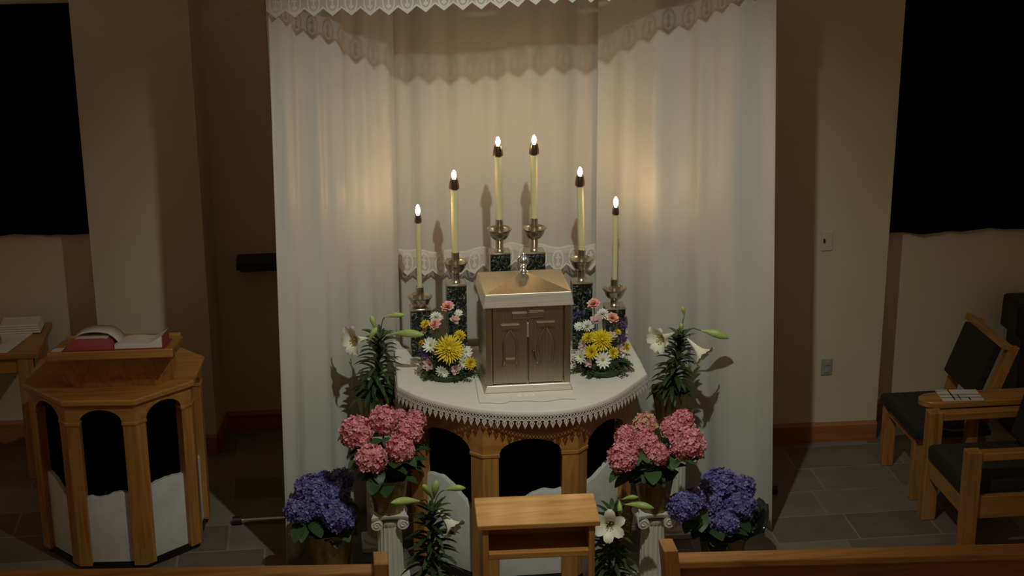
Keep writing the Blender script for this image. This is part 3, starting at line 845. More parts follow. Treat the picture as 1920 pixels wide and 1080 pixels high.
def flower_mesh(kind, rnd):
    q = MB(); mats = []
    if kind == 'daisy':
        mats = [M['white_petal'], M['daisy_mid']]
        petal_ring(q, 13, 0.12, 1.0, 0.30, 0.12, 0, 0, 3, 0.1, rnd); petal_ring(q, 12, 0.12, 0.85, 0.26, 0.35, 0.03, 0.5, 3, 0.1, rnd)
        q.cur = 1; dome(q, 0.22, 0.16, 0.02)
    elif kind in ('mum', 'yellow_mum'):
        mats = [M['white_petal'] if kind == 'mum' else M['yellow']]
        for k, (n, r, t) in enumerate(((16, 1.0, 0.10), (15, 0.88, 0.42), (13, 0.72, 0.75), (10, 0.55, 1.05), (7, 0.40, 1.3))):
            petal_ring(q, n, 0.06, r, 0.26, t, 0.02 * k, k * 0.37, 3, 0.0, rnd)
    elif kind == 'spider_mum':
        mats = [M['yellow']]
        for k, (n, r, t) in enumerate(((26, 1.05, -0.15), (26, 1.0, 0.10), (24, 0.86, 0.38), (20, 0.72, 0.66), (16, 0.58, 0.92), (11, 0.45, 1.2))):
            petal_ring(q, n, 0.05, r, 0.12, t, 0.02 * k, k * 0.37, 4, 0.12, rnd, jit=0.08)
        dome(q, 0.16, 0.3, 0.05)
    elif kind == 'carnation':
        mats = [M['carnation']]
        for k, (n, r, t) in enumerate(((9, 1.0, 0.15), (9, 0.9, 0.5), (8, 0.75, 0.85), (6, 0.58, 1.15), (5, 0.4, 1.35))):
            petal_ring(q, n, 0.05, r, 0.62, t, 0.05 * k, k * 0.37, 4, 0.0, rnd, jit=0.2)
    elif kind == 'alstroemeria':
        mats = [M['blush'], M['daisy_mid']]
        petal_ring(q, 3, 0.05, 1.0, 0.75, 0.35, 0, 0, 4, 0.1, rnd); petal_ring(q, 3, 0.05, 0.95, 0.55, 0.6, 0.05, 0.5, 4, 0.1, rnd)
        petal_ring(q, 5, 0.05, 0.7, 0.45, 0.9, 0.05, 0.25, 3, 0.1, rnd)
    else:
        mats = [M['purple'], M['purple']]
        for i in range(34):
            p = Vector((rnd.gauss(0, 0.45), rnd.gauss(0, 0.45), rnd.uniform(-0.2, 0.6)))
            b = len(q.v); petal_ring(q, 5, 0.02, 0.28, 0.2, 0.5, 0, 0, 2, 0, rnd)
            for j in range(b, len(q.v)): q.v[j] = tuple(Vector(q.v[j]) + p)
    me_o = q.build(kind, mats, None, angle=60, origin=(0, 0, 0))
    me = me_o.data; bpy.data.objects.remove(me_o)
    return me
def aim(d, spin=0.0):
    return Vector(d).normalized().to_track_quat('Z', 'Y').to_matrix().to_4x4() @ Matrix.Rotation(spin, 4, 'Z')
def arrangement(data, c, seed, label):
    rnd = random.Random(seed)
    t = thing('flower_arrangement', (c[0], c[1], 1.0), label, 'flowers', 'flower arrangements on the altar')
    q = MB(); q.lathe([(0.085, 1.001), (0.10, 1.006), (0.112, 1.032), (0.108, 1.036), (0.02, 1.034)], (c[0], c[1], 0), 28); q.build('dish', M['leaf_dark'], t)
    q = MB(); q.lathe([(0.088, 1.02), (0.09, 1.06), (0.075, 1.095), (0.01, 1.10)], (c[0], c[1], 0), 20, wob=lambda a, z, k: 0.05 * math.sin(a * 7)); q.build('moss_foam', M['fern'], t)
    # ferns fanning out low and upright sprigs
    q = MB()
    for i in range(74):
        a = rnd.uniform(0, 2 * PI); el = rnd.uniform(-0.25, 0.45) if i < 58 else rnd.uniform(0.6, 1.3)
        L = rnd.uniform(0.09, 0.15) if i < 58 else rnd.uniform(0.10, 0.2)
        d = Vector((math.cos(a) * math.cos(el), math.sin(a) * math.cos(el) * 0.75, math.sin(el)))
        p = Vector((c[0], c[1], 1.065)) + Vector((d.x, d.y, 0)) * 0.04
        for k in range(9):
            t_ = k / 9; pp = p + d * L * t_ + Vector((0, 0, -0.05 * t_ * t_ if i < 58 else 0))
            pp.z = max(pp.z, 1.008)
            for s in (-1, 1):
                sd = d.cross(Vector((0, 0, 1))).normalized() * s
                l = 0.048 * (1 - t_ * 0.75); dd = (d * 0.7 + sd)
                q.leaf(pp, dd, l, 0.013, 0.12, 2, 0.1)
    q.v = [(min(x, -0.234) if c[0] < 0 else max(x, 0.234), y, max(z, 1.004)) for x, y, z in q.v]
    q.build('fern_fronds', M['fern'], t, angle=60)
    q = MB()
    for kind, p, r in data:
        b = Vector((c[0] + (p[0] - c[0]) * 0.25, c[1] + (p[1] - c[1]) * 0.25, 1.05))
        e = Vector(p); mid = b.lerp(e, 0.5) + Vector(((p[0] - c[0]) * 0.12, -0.005, 0.01))
        q.tube(catmull([b, mid, e], 4), 0.0026, 5)
    q.build('stems', M['stem'], t)
    names = {'mum': 'white_chrysanthemum', 'yellow_mum': 'yellow_chrysanthemum', 'spider_mum': 'spider_chrysanthemum'}
    for kind, p, r in data:
        v = Vector(p) - Vector((c[0], c[1], 1.10))
        d = (v.normalized() * 0.9 + Vector((-0.08, -0.75, 0.32)) + Vector((rnd.uniform(-.25, .25), rnd.uniform(-.15, .15), rnd.uniform(-.2, .2)))).normalized()
        key = (kind, rnd.randrange(2))
        if key not in FM: FM[key] = flower_mesh(kind, random.Random(hash(kind) % 100 if False else len(kind) * 7 + key[1]))
        place_shared(names.get(kind, kind), FM[key], t, p, r * 1.12, aim(d, rnd.uniform(0, 6)).to_euler())
arrangement(ARR_L, (-0.385, 7.745), 5, 'flower arrangement left of the tabernacle with one large yellow spider chrysanthemum')
arrangement(ARR_R, (0.42, 7.70), 8, 'flower arrangement right of the tabernacle with several yellow flowers and pink carnations on top')

# ------------------------------------------------------------------ potted plants
def foil_pot(t, c, r_top, r_bot, h, seed, flare=0.02):
    rnd = random.Random(seed); ph = [rnd.uniform(0, 6) for _ in range(4)]
    wob = lambda a, z, k: 0.02 * math.sin(a * 9 + ph[0] + k) + 0.02 * math.sin(a * 15 + ph[1] - k * .7) + (0.05 * math.sin(a * 6 + ph[2]) if k >= 6 else 0)
    q = MB()
    q.lathe([(r_bot * 0.8, 0.0), (r_bot, 0.004), (r_bot * 1.03, h * 0.2), (r_bot + (r_top - r_bot) * 0.55, h * 0.5), (r_top * 0.97, h * 0.78), (r_top, h * 0.9), (r_top + flare, h * 1.08), (r_top * 0.95, h * 0.92), (r_top * 0.9, h * 0.85), (0.01, h * 0.85)], c, 60, wob=wob)
    p = q.build('foil_wrapped_pot', M['foil'], t, angle=50)
    return p
PET = {}
def head_mesh(mat, seed):
    rnd = random.Random(seed); q = MB(); n = 165
    for i in range(n):
        z = 1 - 1.72 * (i + 0.5) / n
        a = i * 2.39996 + rnd.uniform(-0.15, 0.15); rr = math.sqrt(max(0, 1 - z * z))
        nrm = Vector((rr * math.cos(a), rr * math.sin(a), z)); rad = 0.86 + rnd.uniform(-0.08, 0.10)
        nn = (nrm + Vector((rnd.gauss(0, .33), rnd.gauss(0, .33), rnd.gauss(0, .33)))).normalized()
        q.M = Matrix.Translation(nrm * rad) @ aim(nn, rnd.uniform(0, 6.28)); s = rnd.uniform(0.16, 0.21)
        vs = []; fs = []
        for k in range(4):
            b = k * PI / 2; d = Vector((math.cos(b), math.sin(b), 0)); sd = Vector((-d.y, d.x, 0))
            o0 = len(vs)
            up_ = rnd.uniform(0.0, 0.10)
            vs += [d * s * 0.08, d * s * 0.55 + sd * s * 0.50 + Vector((0, 0, s * 0.14)), d * s * 1.05 + sd * s * 0.28 + Vector((0, 0, up_)), d * s * 1.05 - sd * s * 0.28 + Vector((0, 0, up_)), d * s * 0.55 - sd * s * 0.50 + Vector((0, 0, s * 0.14)), d * s * 0.6 + Vector((0, 0, s * 0.02))]
            fs += [(o0 + 5, o0, o0 + 4), (o0 + 5, o0 + 4, o0 + 3), (o0 + 5, o0 + 3, o0 + 2), (o0 + 5, o0 + 2, o0 + 1), (o0 + 5, o0 + 1, o0)]
        vs += [Vector((0, 0, 0))]
        q.add(vs, fs)
    q.M = Matrix.Identity(4)
    q.lathe([(0.02, -0.72), (0.45, -0.62), (0.72, -0.2), (0.74, 0.2), (0.55, 0.55), (0.05, 0.76)], n=14)
    o = q.build('hydrangea_head', [mat], None, angle=0, origin=(0, 0, 0)); me = o.data; bpy.data.objects.remove(o)
    return me
def hydrangea(kind, data, pot_c, r_top, r_bot, h, seed, label, group, flap=None):
    rnd = random.Random(seed)
    t = thing('potted_hydrangea', pot_c, label, 'plant', group)
    foil_pot(t, pot_c, r_top, r_bot, h, seed)
    top = Vector(pot_c) + Vector((0, 0, h * 0.86))
    q = MB(); q.lathe([(r_top * 0.9, 0), (0.01, 0.006)], tuple(top), 20); q.build('soil', M['soil'], t)
    q = MB()
    for p, r in data:
        b = top + Vector((rnd.uniform(-.03, .03), rnd.uniform(-.03, .03), 0)); e = Vector(p) - Vector((0, 0, r * 0.6))
        q.tube(catmull([b, b.lerp(e, .5) + Vector((0, 0, 0.02)), e], 4), 0.005, 6)
    q.build('stems', M['stem'], t)
    q = MB()
    for i in range(64):
        hd = data[i % len(data)]; e = Vector(hd[0])
        f = rnd.uniform(0.15, 0.80); p = top.lerp(e, f); p += Vector((rnd.uniform(-.02, .02), rnd.uniform(-.02, .02), -0.01))
        a = math.atan2(e.y - top.y, e.x - top.x) + rnd.gauss(0, 1.0) if i % 3 else rnd.uniform(-PI, 0)
        el = rnd.uniform(-0.25, 0.55)
        q.leaf(p, (math.cos(a) * math.cos(el), math.sin(a) * math.cos(el), math.sin(el)), rnd.uniform(0.10, 0.155), rnd.uniform(0.06, 0.092), rnd.uniform(0.2, 0.7), 7, 0.16, 0.75)
    q.v = [(x, y, max(z, pot_c[2] + h * 0.55) if (x - pot_c[0]) ** 2 + (y - pot_c[1]) ** 2 < (r_top * 1.15) ** 2 else z) for x, y, z in q.v]
    q.build('leaves', M['leaf_hydrangea'], t, angle=60)
    for i, (p, r) in enumerate(data):
        key = (kind, (i + seed) % 3) if not (kind == 'pink' and seed == 42 and i == 4) else ('pink_lime', 0)
        if key not in PET: PET[key] = head_mesh(M[key[0]], 100 + key[1] + (10 if key[0] == 'blue' else 0))
        o = place_shared('flower_head', PET[key], t, p, r * (1.02 if kind == 'pink' else 1.08), (rnd.uniform(-.3, .3), rnd.uniform(-.3, .3), rnd.uniform(0, 6)))
        if kind == 'blue': o.scale = (o.scale[0] * 1.05, o.scale[1] * 1.05, o.scale[2] * 0.9)
    if flap:
        q = MB(); a0, a1, rr, hh = flap; rows = []
        for k in range(6):
            row = []
            for i in range(11):
                a = a0 + (a1 - a0) * i / 10; f = k / 5
                r = r_top * (0.96 + 0.14 * f) + rr * f * f; z = h * 0.75 + hh * f * (0.55 + 0.45 * math.sin(PI * i / 10)) + 0.012 * math.sin(i * 2.1)
                row.append((pot_c[0] + r * math.cos(a), pot_c[1] + r * math.sin(a), pot_c[2] + z))
            rows.append(row)
        q.grid(rows); q.build('dark_wrap_flap', M['wrap_dark'], t, angle=60, solid=0.001)
M['wrap_dark'] = new_mat('dark_cellophane', (0.012, 0.014, 0.012), 0.12)[0]
GH = 'potted hydrangeas around the altar'
hydrangea('pink', PINK_L, (-0.722, 7.40, 0.425), 0.098, 0.075, 0.185, 41, 'pink hydrangea in a gold foil pot on the left white pedestal', GH)
hydrangea('pink', PINK_R, (0.606, 7.22, 0.437), 0.095, 0.073, 0.180, 42, 'pink hydrangea in a gold foil pot on the right white pedestal', GH)
hydrangea('blue', BLUE_L, (-1.03, 7.58, 0.0), 0.125, 0.095, 0.245, 43, 'violet blue hydrangea in a gold foil pot on the floor left of the altar', GH)
hydrangea('blue', BLUE_R, (1.015, 7.38, 0.0), 0.12, 0.095, 0.19, 44, 'violet blue hydrangea in a gold foil pot on the floor right of the altar', GH, flap=(-0.7, 0.9, 0.10, 0.20))

def lily_flower(t, A, B, r, spin, name='lily_flower', openness=1.0):
    A, B = Vector(A), Vector(B); L = (B - A).length * 1.02
    q = MB(); q.M = Matrix.Translation(A) @ aim(B - A, spin)
    prof = [(0.004, 0.0), (0.008, 0.12), (0.012, 0.30), (0.018, 0.52), (0.026, 0.70), (0.036, 0.82)]
    for k in range(6):
        inner = k % 2; a = k * PI / 3; rows = []
        steps = prof + [(0.036 + (r - 0.036) * 0.45 * openness, 0.93), (0.036 + (r - 0.036) * 0.78 * openness, 0.98), (0.036 + (r - 0.036) * openness, 0.93), ]
        for j, (rad, z) in enumerate(steps):
            t_ = j / (len(steps) - 1)
            half = math.radians(33) if j < 5 else math.radians([33, 27, 17, 4][j - 5])
            if inner: half *= 1.12
            row = []
            for s in (-1, -0.5, 0, 0.5, 1):
                rr = rad * (1 - 0.04 * (1 - abs(s)) ) - (0.0018 if inner else 0)
                row.append((rr * math.cos(a + half * s), rr * math.sin(a + half * s), z * L + (0.003 * abs(s) if j > 5 else 0)))
            rows.append(row)
        q.grid(rows)
    q.cur = 1
    for k in range(6):
        a = k * PI / 3 + 0.4; e = (0.016 * math.cos(a), 0.016 * math.sin(a), L * 0.86)
        q.tube([(0.003 * math.cos(a), 0.003 * math.sin(a), L * 0.2), e], 0.0012, 4)
        q.tube([(e[0] - 0.004, e[1], e[2]), (e[0] + 0.004, e[1], e[2] + 0.002)], 0.0026, 5)
    return q.build(name, [M['lily'], M['lily_mid']], t, angle=60)
def lily_bud(t, A, B, r):
    A, B = Vector(A), Vector(B)
    pts = [A.lerp(B, k / 10) + Vector((0, 0, 0.006 * math.sin(PI * k / 10))) for k in range(11)]
    rad = [r * (0.16 + 0.84 * math.sin(PI * min(1, (k / 10) ** 1.35)) ** 0.85) if k < 10 else r * 0.12 for k in range(11)]
    q = MB(); q.tube(pts, rad, 12); return q.build('lily_bud', M['bud'], t, angle=60)
def lily_plant(base, top, nleaf, pot, flowers, buds, seed, label, spread=0.14, z0=None):
    rnd = random.Random(seed)
    t = thing('potted_lily', pot[0], label, 'plant', 'potted white lilies around the altar')
    foil_pot(t, pot[0], pot[1], pot[2], pot[3], seed, 0.012)
    base, top = Vector(base), Vector(top)
    q = MB(); q.lathe([(pot[1] * 0.9, 0), (0.01, 0.005)], (pot[0][0], pot[0][1], pot[0][2] + pot[3] * 0.86), 20); q.build('soil', M['soil'], t)
    q = MB(); st = Vector((pot[0][0], pot[0][1], pot[0][2] + pot[3] * 0.8))
    q.tube(catmull([st, base, top], 6), 0.006, 8)
    for f in flowers: q.tube(catmull([top - Vector((0, 0, 0.03)), Vector(f[0]).lerp(top, 0.5) + Vector((0, 0, 0.02)), Vector(f[0])], 4), 0.0035, 6)
    for b in buds: q.tube(catmull([top - Vector((0, 0, 0.03)), Vector(b[0]).lerp(top, 0.5) + Vector((0, 0, 0.018)), Vector(b[0])], 4), 0.0028, 6)
    q.build('stem', M['stem'], t)
    q = MB(); lo = st + Vector((0, 0, 0.03))
    for i in range(nleaf):
        f = i / nleaf; p = lo.lerp(base, min(1, f * 2)) if f < 0.5 else base.lerp(top, (f - 0.5) * 2 * 0.9)
        a = i * 2.39996 + rnd.uniform(-.3, .3); el = 0.15 + 0.75 * f + rnd.uniform(-.2, .2)
        L = spread * (1.05 - 0.45 * f) * rnd.uniform(0.8, 1.15)
        q.leaf(p, (math.cos(a) * math.cos(el), math.sin(a) * math.cos(el), math.sin(el)), L, 0.0245, 0.75 - 0.2 * f, 6, 0.22, 0.55)
    q.build('leaves', M['leaf_dark'], t, angle=60)
    for A, B, r, sp in flowers: lily_flower(t, A, B, r, sp)
    for A, B, r in buds: lily_bud(t, A, B, r)
lily_plant((-0.745, 7.85, 1.00), (-0.725, 7.83, 1.22), 112, ((-0.76, 7.86, 0.70), 0.095, 0.072, 0.17),
           [((-0.785, 7.79, 1.215), (-0.880, 7.725, 1.225), 0.086, 0.3)],
           [((-0.700, 7.82, 1.312), (-0.594, 7.80, 1.325), 0.0135), ((-0.672, 7.76, 1.241), (-0.506, 7.70, 1.248), 0.021), ((-0.785, 7.77, 1.205), (-0.741, 7.77, 1.275), 0.015), ((-0.745, 7.82, 1.24), (-0.772, 7.82, 1.325), 0.014)],
           61, 'white lily in a foil pot behind the left pink hydrangea, buds reaching over the cloth', 0.165)
lily_plant((0.83, 7.78, 0.98), (0.845, 7.75, 1.17), 112, ((0.808, 7.80, 0.672), 0.092, 0.070, 0.16),
           [((0.800, 7.71, 1.195), (0.690, 7.63, 1.185), 0.080, 0.1), ((0.868, 7.70, 1.165), (0.945, 7.63, 1.085), 0.074, 0.5)],
           [((0.945, 7.72, 1.196), (1.087, 7.68, 1.160), 0.021), ((0.866, 7.77, 1.262), (0.853, 7.77, 1.318), 0.011), ((0.847, 7.74, 1.185), (0.843, 7.74, 1.235), 0.012)],
           62, 'white lily with two open blooms in a foil pot behind the right pink hydrangea', 0.15)
lily_plant((-0.535, 7.0, 0.38), (-0.530, 7.0, 0.62), 112, ((-0.535, 7.02, 0.0), 0.09, 0.07, 0.15),
           [((-0.505, 7.02, 0.600), (-0.425, 6.94, 0.522), 0.070, 0.4)],
           [((-0.585, 7.00, 0.652), (-0.728, 6.92, 0.690), 0.020), ((-0.468, 7.0, 0.703), (-0.367, 6.98, 0.716), 0.016), ((-0.528, 7.0, 0.665), (-0.573, 6.95, 0.760), 0.017), ((-0.520, 7.0, 0.66), (-0.505, 6.98, 0.765), 0.019)],
           63, 'white lily with long green buds standing between the left pedestal and the kneeler', 0.175)
lily_plant((0.345, 7.0, 0.34), (0.355, 7.0, 0.55), 112, ((0.34, 7.02, 0.0), 0.09, 0.07, 0.14),
           [((0.350, 6.98, 0.490), (0.316, 6.88, 0.520), 0.086, 0.52)],
           [((0.416, 7.00, 0.572), (0.549, 6.95, 0.567), 0.019), ((0.405, 7.02, 0.590), (0.482, 7.0, 0.606), 0.012), ((0.385, 6.99, 0.60), (0.386, 6.96, 0.525), 0.013)],
           64, 'white lily with a star shaped bloom facing forward between the kneeler and the right pedestal', 0.165)

# ------------------------------------------------------------------ white pedestals
def pedestal(c, h, label):
    x, y = c
    t = thing('pedestal', (x, y, 0), label, 'pedestal', 'white column pedestals')
    q = MB(); q.span((x - .1, y - .1, 0), (x + .1, y + .1, .03)); q.build('base', M['plaster'], t, angle=0, bevel=.004)
    q = MB()
    flu = lambda a, z, k: -0.07 * (abs(math.sin(a * 9)) ** 0.6) if 3 <= k <= 6 else 0
    q.lathe([(.088, .03), (.088, .045), (.074, .055), (.068, .065), (.068, .07), (.061, h - .075), (.061, h - .07), (.064, h - .062), (.064, h - .045)], (x, y, 0), 108, wob=flu); q.build('fluted_shaft', M['plaster'], t, angle=50)
    q = MB()
    for s in (-1, 1):   # scrolls
        ring = []
        for k, yy in enumerate((-.082, -.06, 0, .06, .082)):
            rr = (.030, .028, .022, .028, .030)[k]
            ring.append([(x + s * .066 + rr * math.cos(2 * PI * i / 18), y + yy, h - .045 + rr * math.sin(2 * PI * i / 18)) for i in range(18)])
        q.loft(ring)
        for f in (-1, 1):
            q.tube([(x + s * .066 + (.022 - .0016 * k) * math.cos(k * .7), y + f * .083, h - .045 + (.022 - .0016 * k) * math.sin(k * .7)) for k in range(13)], .004, 5)
    q.build('scroll_capital', M['plaster'], t, angle=40)
    q = MB()
    rows = []
    for z, g in ((h - .022, .0), (h - .016, .006), (h, .008)):
        ring = []
        for s in range(4):
            for k in range(8):
                u = k / 8 * 2 - 1; dent = .016 * (1 - u * u); r = .086 + g - dent
                a = s * PI / 2; px, py = u * (.086 + g), -r
                ring.append((x + px * math.cos(a) - py * math.sin(a), y + px * math.sin(a) + py * math.cos(a), z))
        rows.append(ring)
    q.loft(rows); q.build('abacus', M['plaster'], t, angle=40)
pedestal((-0.722, 7.40), 0.424, 'white fluted column pedestal under the left pink hydrangea')
pedestal((0.606, 7.22), 0.436, 'white fluted column pedestal under the right pink hydrangea')
pedestal((0.84, 7.80), 0.670, 'taller white column pedestal under the right lily, mostly hidden by pink blooms')
pedestal((-0.76, 7.86), 0.698, 'taller white column pedestal under the left lily, hidden by pink blooms')

# ================================================================== ambo
ang = math.radians(-5); d0 = Vector((math.cos(ang), math.sin(ang), 0)); side = 0.350
v = Vector((-2.335, 7.745, 0)); oct_ = []
for k in range(8):
    oct_.append((v.x, v.y)); a = ang + k * PI / 4; v = v + Vector((math.cos(a), math.sin(a), 0)) * side
acx = sum(p[0] for p in oct_) / 8; acy = sum(p[1] for p in oct_) / 8
ambo = thing('ambo', (acx, acy, 0), 'oak ambo with arched openings, white marble reliefs and a slanted reading desk', 'lectern')
def ambo_panel(i):
    f = [lambda s: .40 + .045 * s + .008 * math.sin(s * 12), lambda s: .44 + .02 * math.sin(s * 3), lambda s: .46 - .05 * s, lambda s: .45, lambda s: .45, lambda s: .45, lambda s: .45, lambda s: .36 + .12 * (1 - s) + .02 * math.sin(s * 6)]
    return f[i % 8]
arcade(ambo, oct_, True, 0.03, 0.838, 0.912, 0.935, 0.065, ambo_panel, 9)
def scaled(k): return [(acx + (p[0] - acx) * k, acy + (p[1] - acy) * k) for p in oct_]
q = MB(); q.loft([[(*p, z) for p in scaled(k)] for k, z in ((1.0, .925), (1.03, .935), (1.05, .945), (1.05, .965), (1.035, .972))]); q.build('top_moulding', M['oak_x'], ambo, angle=20)
D = Matrix.Translation((-2.085, 7.74, 1.225)) @ Matrix.Rotation(ang * .4, 4, 'Z') @ Matrix.Rotation(-math.radians(11), 4, 'X')
q = MB(); q.M = D; q.span((-.312, 0, -.045), (.312, .44, 0)); q.build('reading_desk', M['oak_x'], ambo, angle=0, bevel=.006)
q = MB(); q.M = D; q.span((-.30, .43, 0), (.30, .445, .018)); q.build('book_ledge', M['oak_x'], ambo, angle=0, bevel=.003)
q = MB()
q.loft([[(-2.085 + x, y, .971) for x, y in ((-.20, 7.90), (.20, 7.88), (.28, 7.96), (.28, 8.22), (-.28, 8.22), (-.28, 7.96))], [(-2.085 + x, y, z) for x, y, z in ((-.19, 7.80, 1.167), (.19, 7.79, 1.168), (.27, 7.86, 1.153), (.27, 8.14, 1.096), (-.27, 8.14, 1.096), (-.27, 7.86, 1.153))]])
q.build('desk_support', M['oak_z'], ambo, angle=0, bevel=.003)
# open book
bk = thing('open_book', (-2.07, 7.93, 1.20), 'open red-edged book lying on the slanted top of the ambo', 'book')
q = MB(); q.M = D; q.span((-.240, .012, .001), (.272, .31, .006)); q.build('red_cover', M['red'], bk, angle=0, bevel=.002)
def page_block(x0, x1, fn, y0=.016, y1=.300):
    q = MB(); q.M = D; K = 14
    fr = [(x0 + (x1 - x0) * k / K, .007 + fn(k / K)) for k in range(K + 1)]
    rings = [[(x, y, z) for x, z in fr] + [(x, y, .0065) for x, z in reversed(fr)] for y in (y0, y0 + .002, y1 - .002, y1)]
    q.loft(rings)
    for i, f in enumerate(q.f):
        c = sum((Vector(q.v[j]) for j in f), Vector()) / len(f); n = (Vector(q.v[f[1]]) - Vector(q.v[f[0]])).cross(Vector(q.v[f[2]]) - Vector(q.v[f[1]])).normalized()
        q.mi[i] = 0 if abs((D.to_3x3() @ Vector((0, 0, 1))).dot(n)) > .75 and n.z > .3 else 1
    return q.build('page_block', [M['paper'], M['red_edge']], bk, angle=40)
page_block(-.225, .018, lambda s: .056 * min(1, s * 4.5) ** .8 * (1 - .9 * max(0, (s - .80) / .20) ** 2))
page_block(.022, .258, lambda s: .021 + .006 * math.sin(PI * min(1, s * 1.6)) + .036 * max(0, (s - .70) / .30) ** 1.2)
q = MB(); q.M = D; rows = []
for k in range(9):
    t_ = k / 8
    rows.append([(-.19 + .23 * t_, yy, .062 + .024 * math.sin(PI * t_ ** .8) + (.006 if yy > .2 else 0) - .04 * max(0, t_ - .8) * 5) for yy in (.08, .18, .295)])
q.grid(rows); q.build('turned_page', M['paper'], bk, angle=60, solid=.0015)
q = MB(); q.M = D; q.span((-.295, .02, .0005), (-.245, .13, .0025)); o = q.build('paper_sheet', M['paper'], angle=0); tag(o, 'small white paper on the ambo top, left of the open book', 'paper')

# ================================================================== side table on the left
t = thing('credence_table', (-3.2, 9.2, 0), 'wooden side table with a white cover behind the ambo at the left edge', 'table')
q = MB(); q.span((-3.75, 8.95, .765), (-2.665, 9.50, .80)); q.build('table_top', M['oak_x'], t, angle=0, bevel=.004)
q = MB(); q.span((-3.70, 8.98, .67), (-2.70, 9.01, .765)); q.build('apron', M['oak_x'], t, angle=0, bevel=.003)
for x, y in ((-2.745, 9.0), (-3.69, 9.0), (-2.745, 9.45), (-3.69, 9.45)):
    q = MB(); q.span((x - .045, y - .04, 0), (x + .045, y + .04, .765)); q.build('leg', M['oak_z'], t, angle=0, bevel=.004)
q = MB(); q.prism([(-3.6, 8.965), (-2.84, 8.965), (-2.70, 9.45), (-3.6, 9.45)], .801, .805); o = q.build('table_cover', M['linen'], angle=0, bevel=.002); tag(o, 'white cloth spread over the side table behind the ambo', 'cloth')
q = MB()
for k in range(4): q.span((-2.945 + .003 * k, 9.28, .806 + .014 * k), (-2.70 - .004 * k, 9.44, .818 + .014 * k))
o = q.build('folded_linen', M['linen'], angle=0, bevel=.005); tag(o, 'pile of folded white linen at the back of the covered side table', 'linen')
t = thing('cruet', (-2.93, 9.12, .805), 'small silver vessel with a black top at the left edge on the side table', 'vessel')
q = MB(); q.lathe([(.032, 0), (.036, .01), (.034, .04), (.02, .065), (.018, .072)], (-2.93, 9.12, .805), 20); q.build('body', M['steel'], t)
q = MB(); q.lathe([(.022, .072), (.024, .09), (.014, .13), (.010, .165), (.002, .17)], (-2.93, 9.12, .805), 20); q.build('lid', M['black_plastic'], t)

# ================================================================== chairs on the right
def seatpad(q, a, b, r=.02):
    x0, y0, z0 = a; x1, y1, z1 = b
    def ring(i, z): return [(x0 + i, y0 + i, z), (x1 - i, y0 + i, z), (x1 - i, y1 - i, z), (x0 + i, y1 - i, z)]
    q.loft([ring(.004, z0), ring(0, z0 + .012), ring(0, z1 - .03), ring(.012, z1 - .008), ring(.035, z1), ])
def back_mat(x, z, deg, y=0): return Matrix.Translation((x, y, z)) @ Matrix.Rotation(math.radians(deg), 4, 'Y')
t = thing('armchair', (2.58, 7.52, 0), 'oak armchair with dark cushions and square arms at the lower right, nearest the pew', 'chair', 'oak chairs on the right')
for y in (7.245, 7.785):
    q = MB(); q.span((2.245, y - .037, 0), (2.325, y + .037, .645)); q.build('front_post', M['oak_z'], t, angle=0, bevel=.006)
    q = MB(); q.loft([[(x + sx * .035, y + sy * .033, z) for sx, sy in ((-1, -1), (1, -1), (1, 1), (-1, 1))] for x, z in ((2.87, 0), (2.80, .40), (2.90, .88))]); q.build('rear_post', M['oak_z'], t, angle=0, bevel=.005)
    q = MB(); q.span((2.325, y - .034, .592), (2.83, y + .034, .635)); q.build('armrest', M['oak_x'], t, angle=0, bevel=.006)
    q = MB(); q.span((2.325, y - .018, .26), (2.80, y + .018, .385)); q.build('side_rail', M['oak_x'], t, angle=0, bevel=.004)
q = MB(); q.span((2.262, 7.285, .265), (2.30, 7.745, .375)); q.build('front_rail', M['oak_y'], t, angle=0, bevel=.004)
q = MB(); seatpad(q, (2.25, 7.288, .376), (2.80, 7.742, .475)); q.build('seat_cushion', M['upholstery'], t, angle=40)
q = MB(); q.M = back_mat(2.735, .49, 13, 0); q.span((-.03, 7.285, 0), (.03, 7.745, .41)); q.build('back_cushion', M['upholstery'], t, angle=0, bevel=.015)
t = thing('side_chair', (2.52, 8.25, 0), 'armless oak chair with brown upholstery against the wall, behind the small table', 'chair', 'oak chairs on the right')
for y in (8.034, 8.515):
    q = MB(); q.span((2.275, y - .028, 0), (2.345, y + .028, .40)); q.build('front_leg', M['oak_z'], t, angle=0, bevel=.005)
    q = MB(); q.loft([[(x + sx * .03, y + sy * .026, z) for sx, sy in ((-1, -1), (1, -1), (1, 1), (-1, 1))] for x, z in ((2.74, 0), (2.66, .40), (2.70, .58), (2.815, .90))]); q.build('rear_leg', M['oak_z'], t, angle=0, bevel=.004)
    q = MB(); q.span((2.345, y - .014, .33), (2.66, y + .014, .395)); q.build('side_rail', M['oak_x'], t, angle=0, bevel=.003)
q = MB(); q.span((2.29, 8.05, .33), (2.325, 8.487, .395)); q.build('front_rail', M['oak_y'], t, angle=0, bevel=.003)
q = MB(); seatpad(q, (2.255, 7.96, .398), (2.70, 8.54, .462)); q.build('seat_cushion', M['upholstery'], t, angle=40)
BM = back_mat(2.655, .585, 20, 0)
q = MB(); q.M = BM; q.span((-.055, 8.064, .0), (.005, 8.48, .325)); q.build('back_cushion', M['upholstery'], t, angle=0, bevel=.012)
q = MB(); q.M = BM; q.span((-.035, 8.004, .326), (.025, 8.54, .362)); q.build('top_rail', M['oak_y'], t, angle=0, bevel=.005)

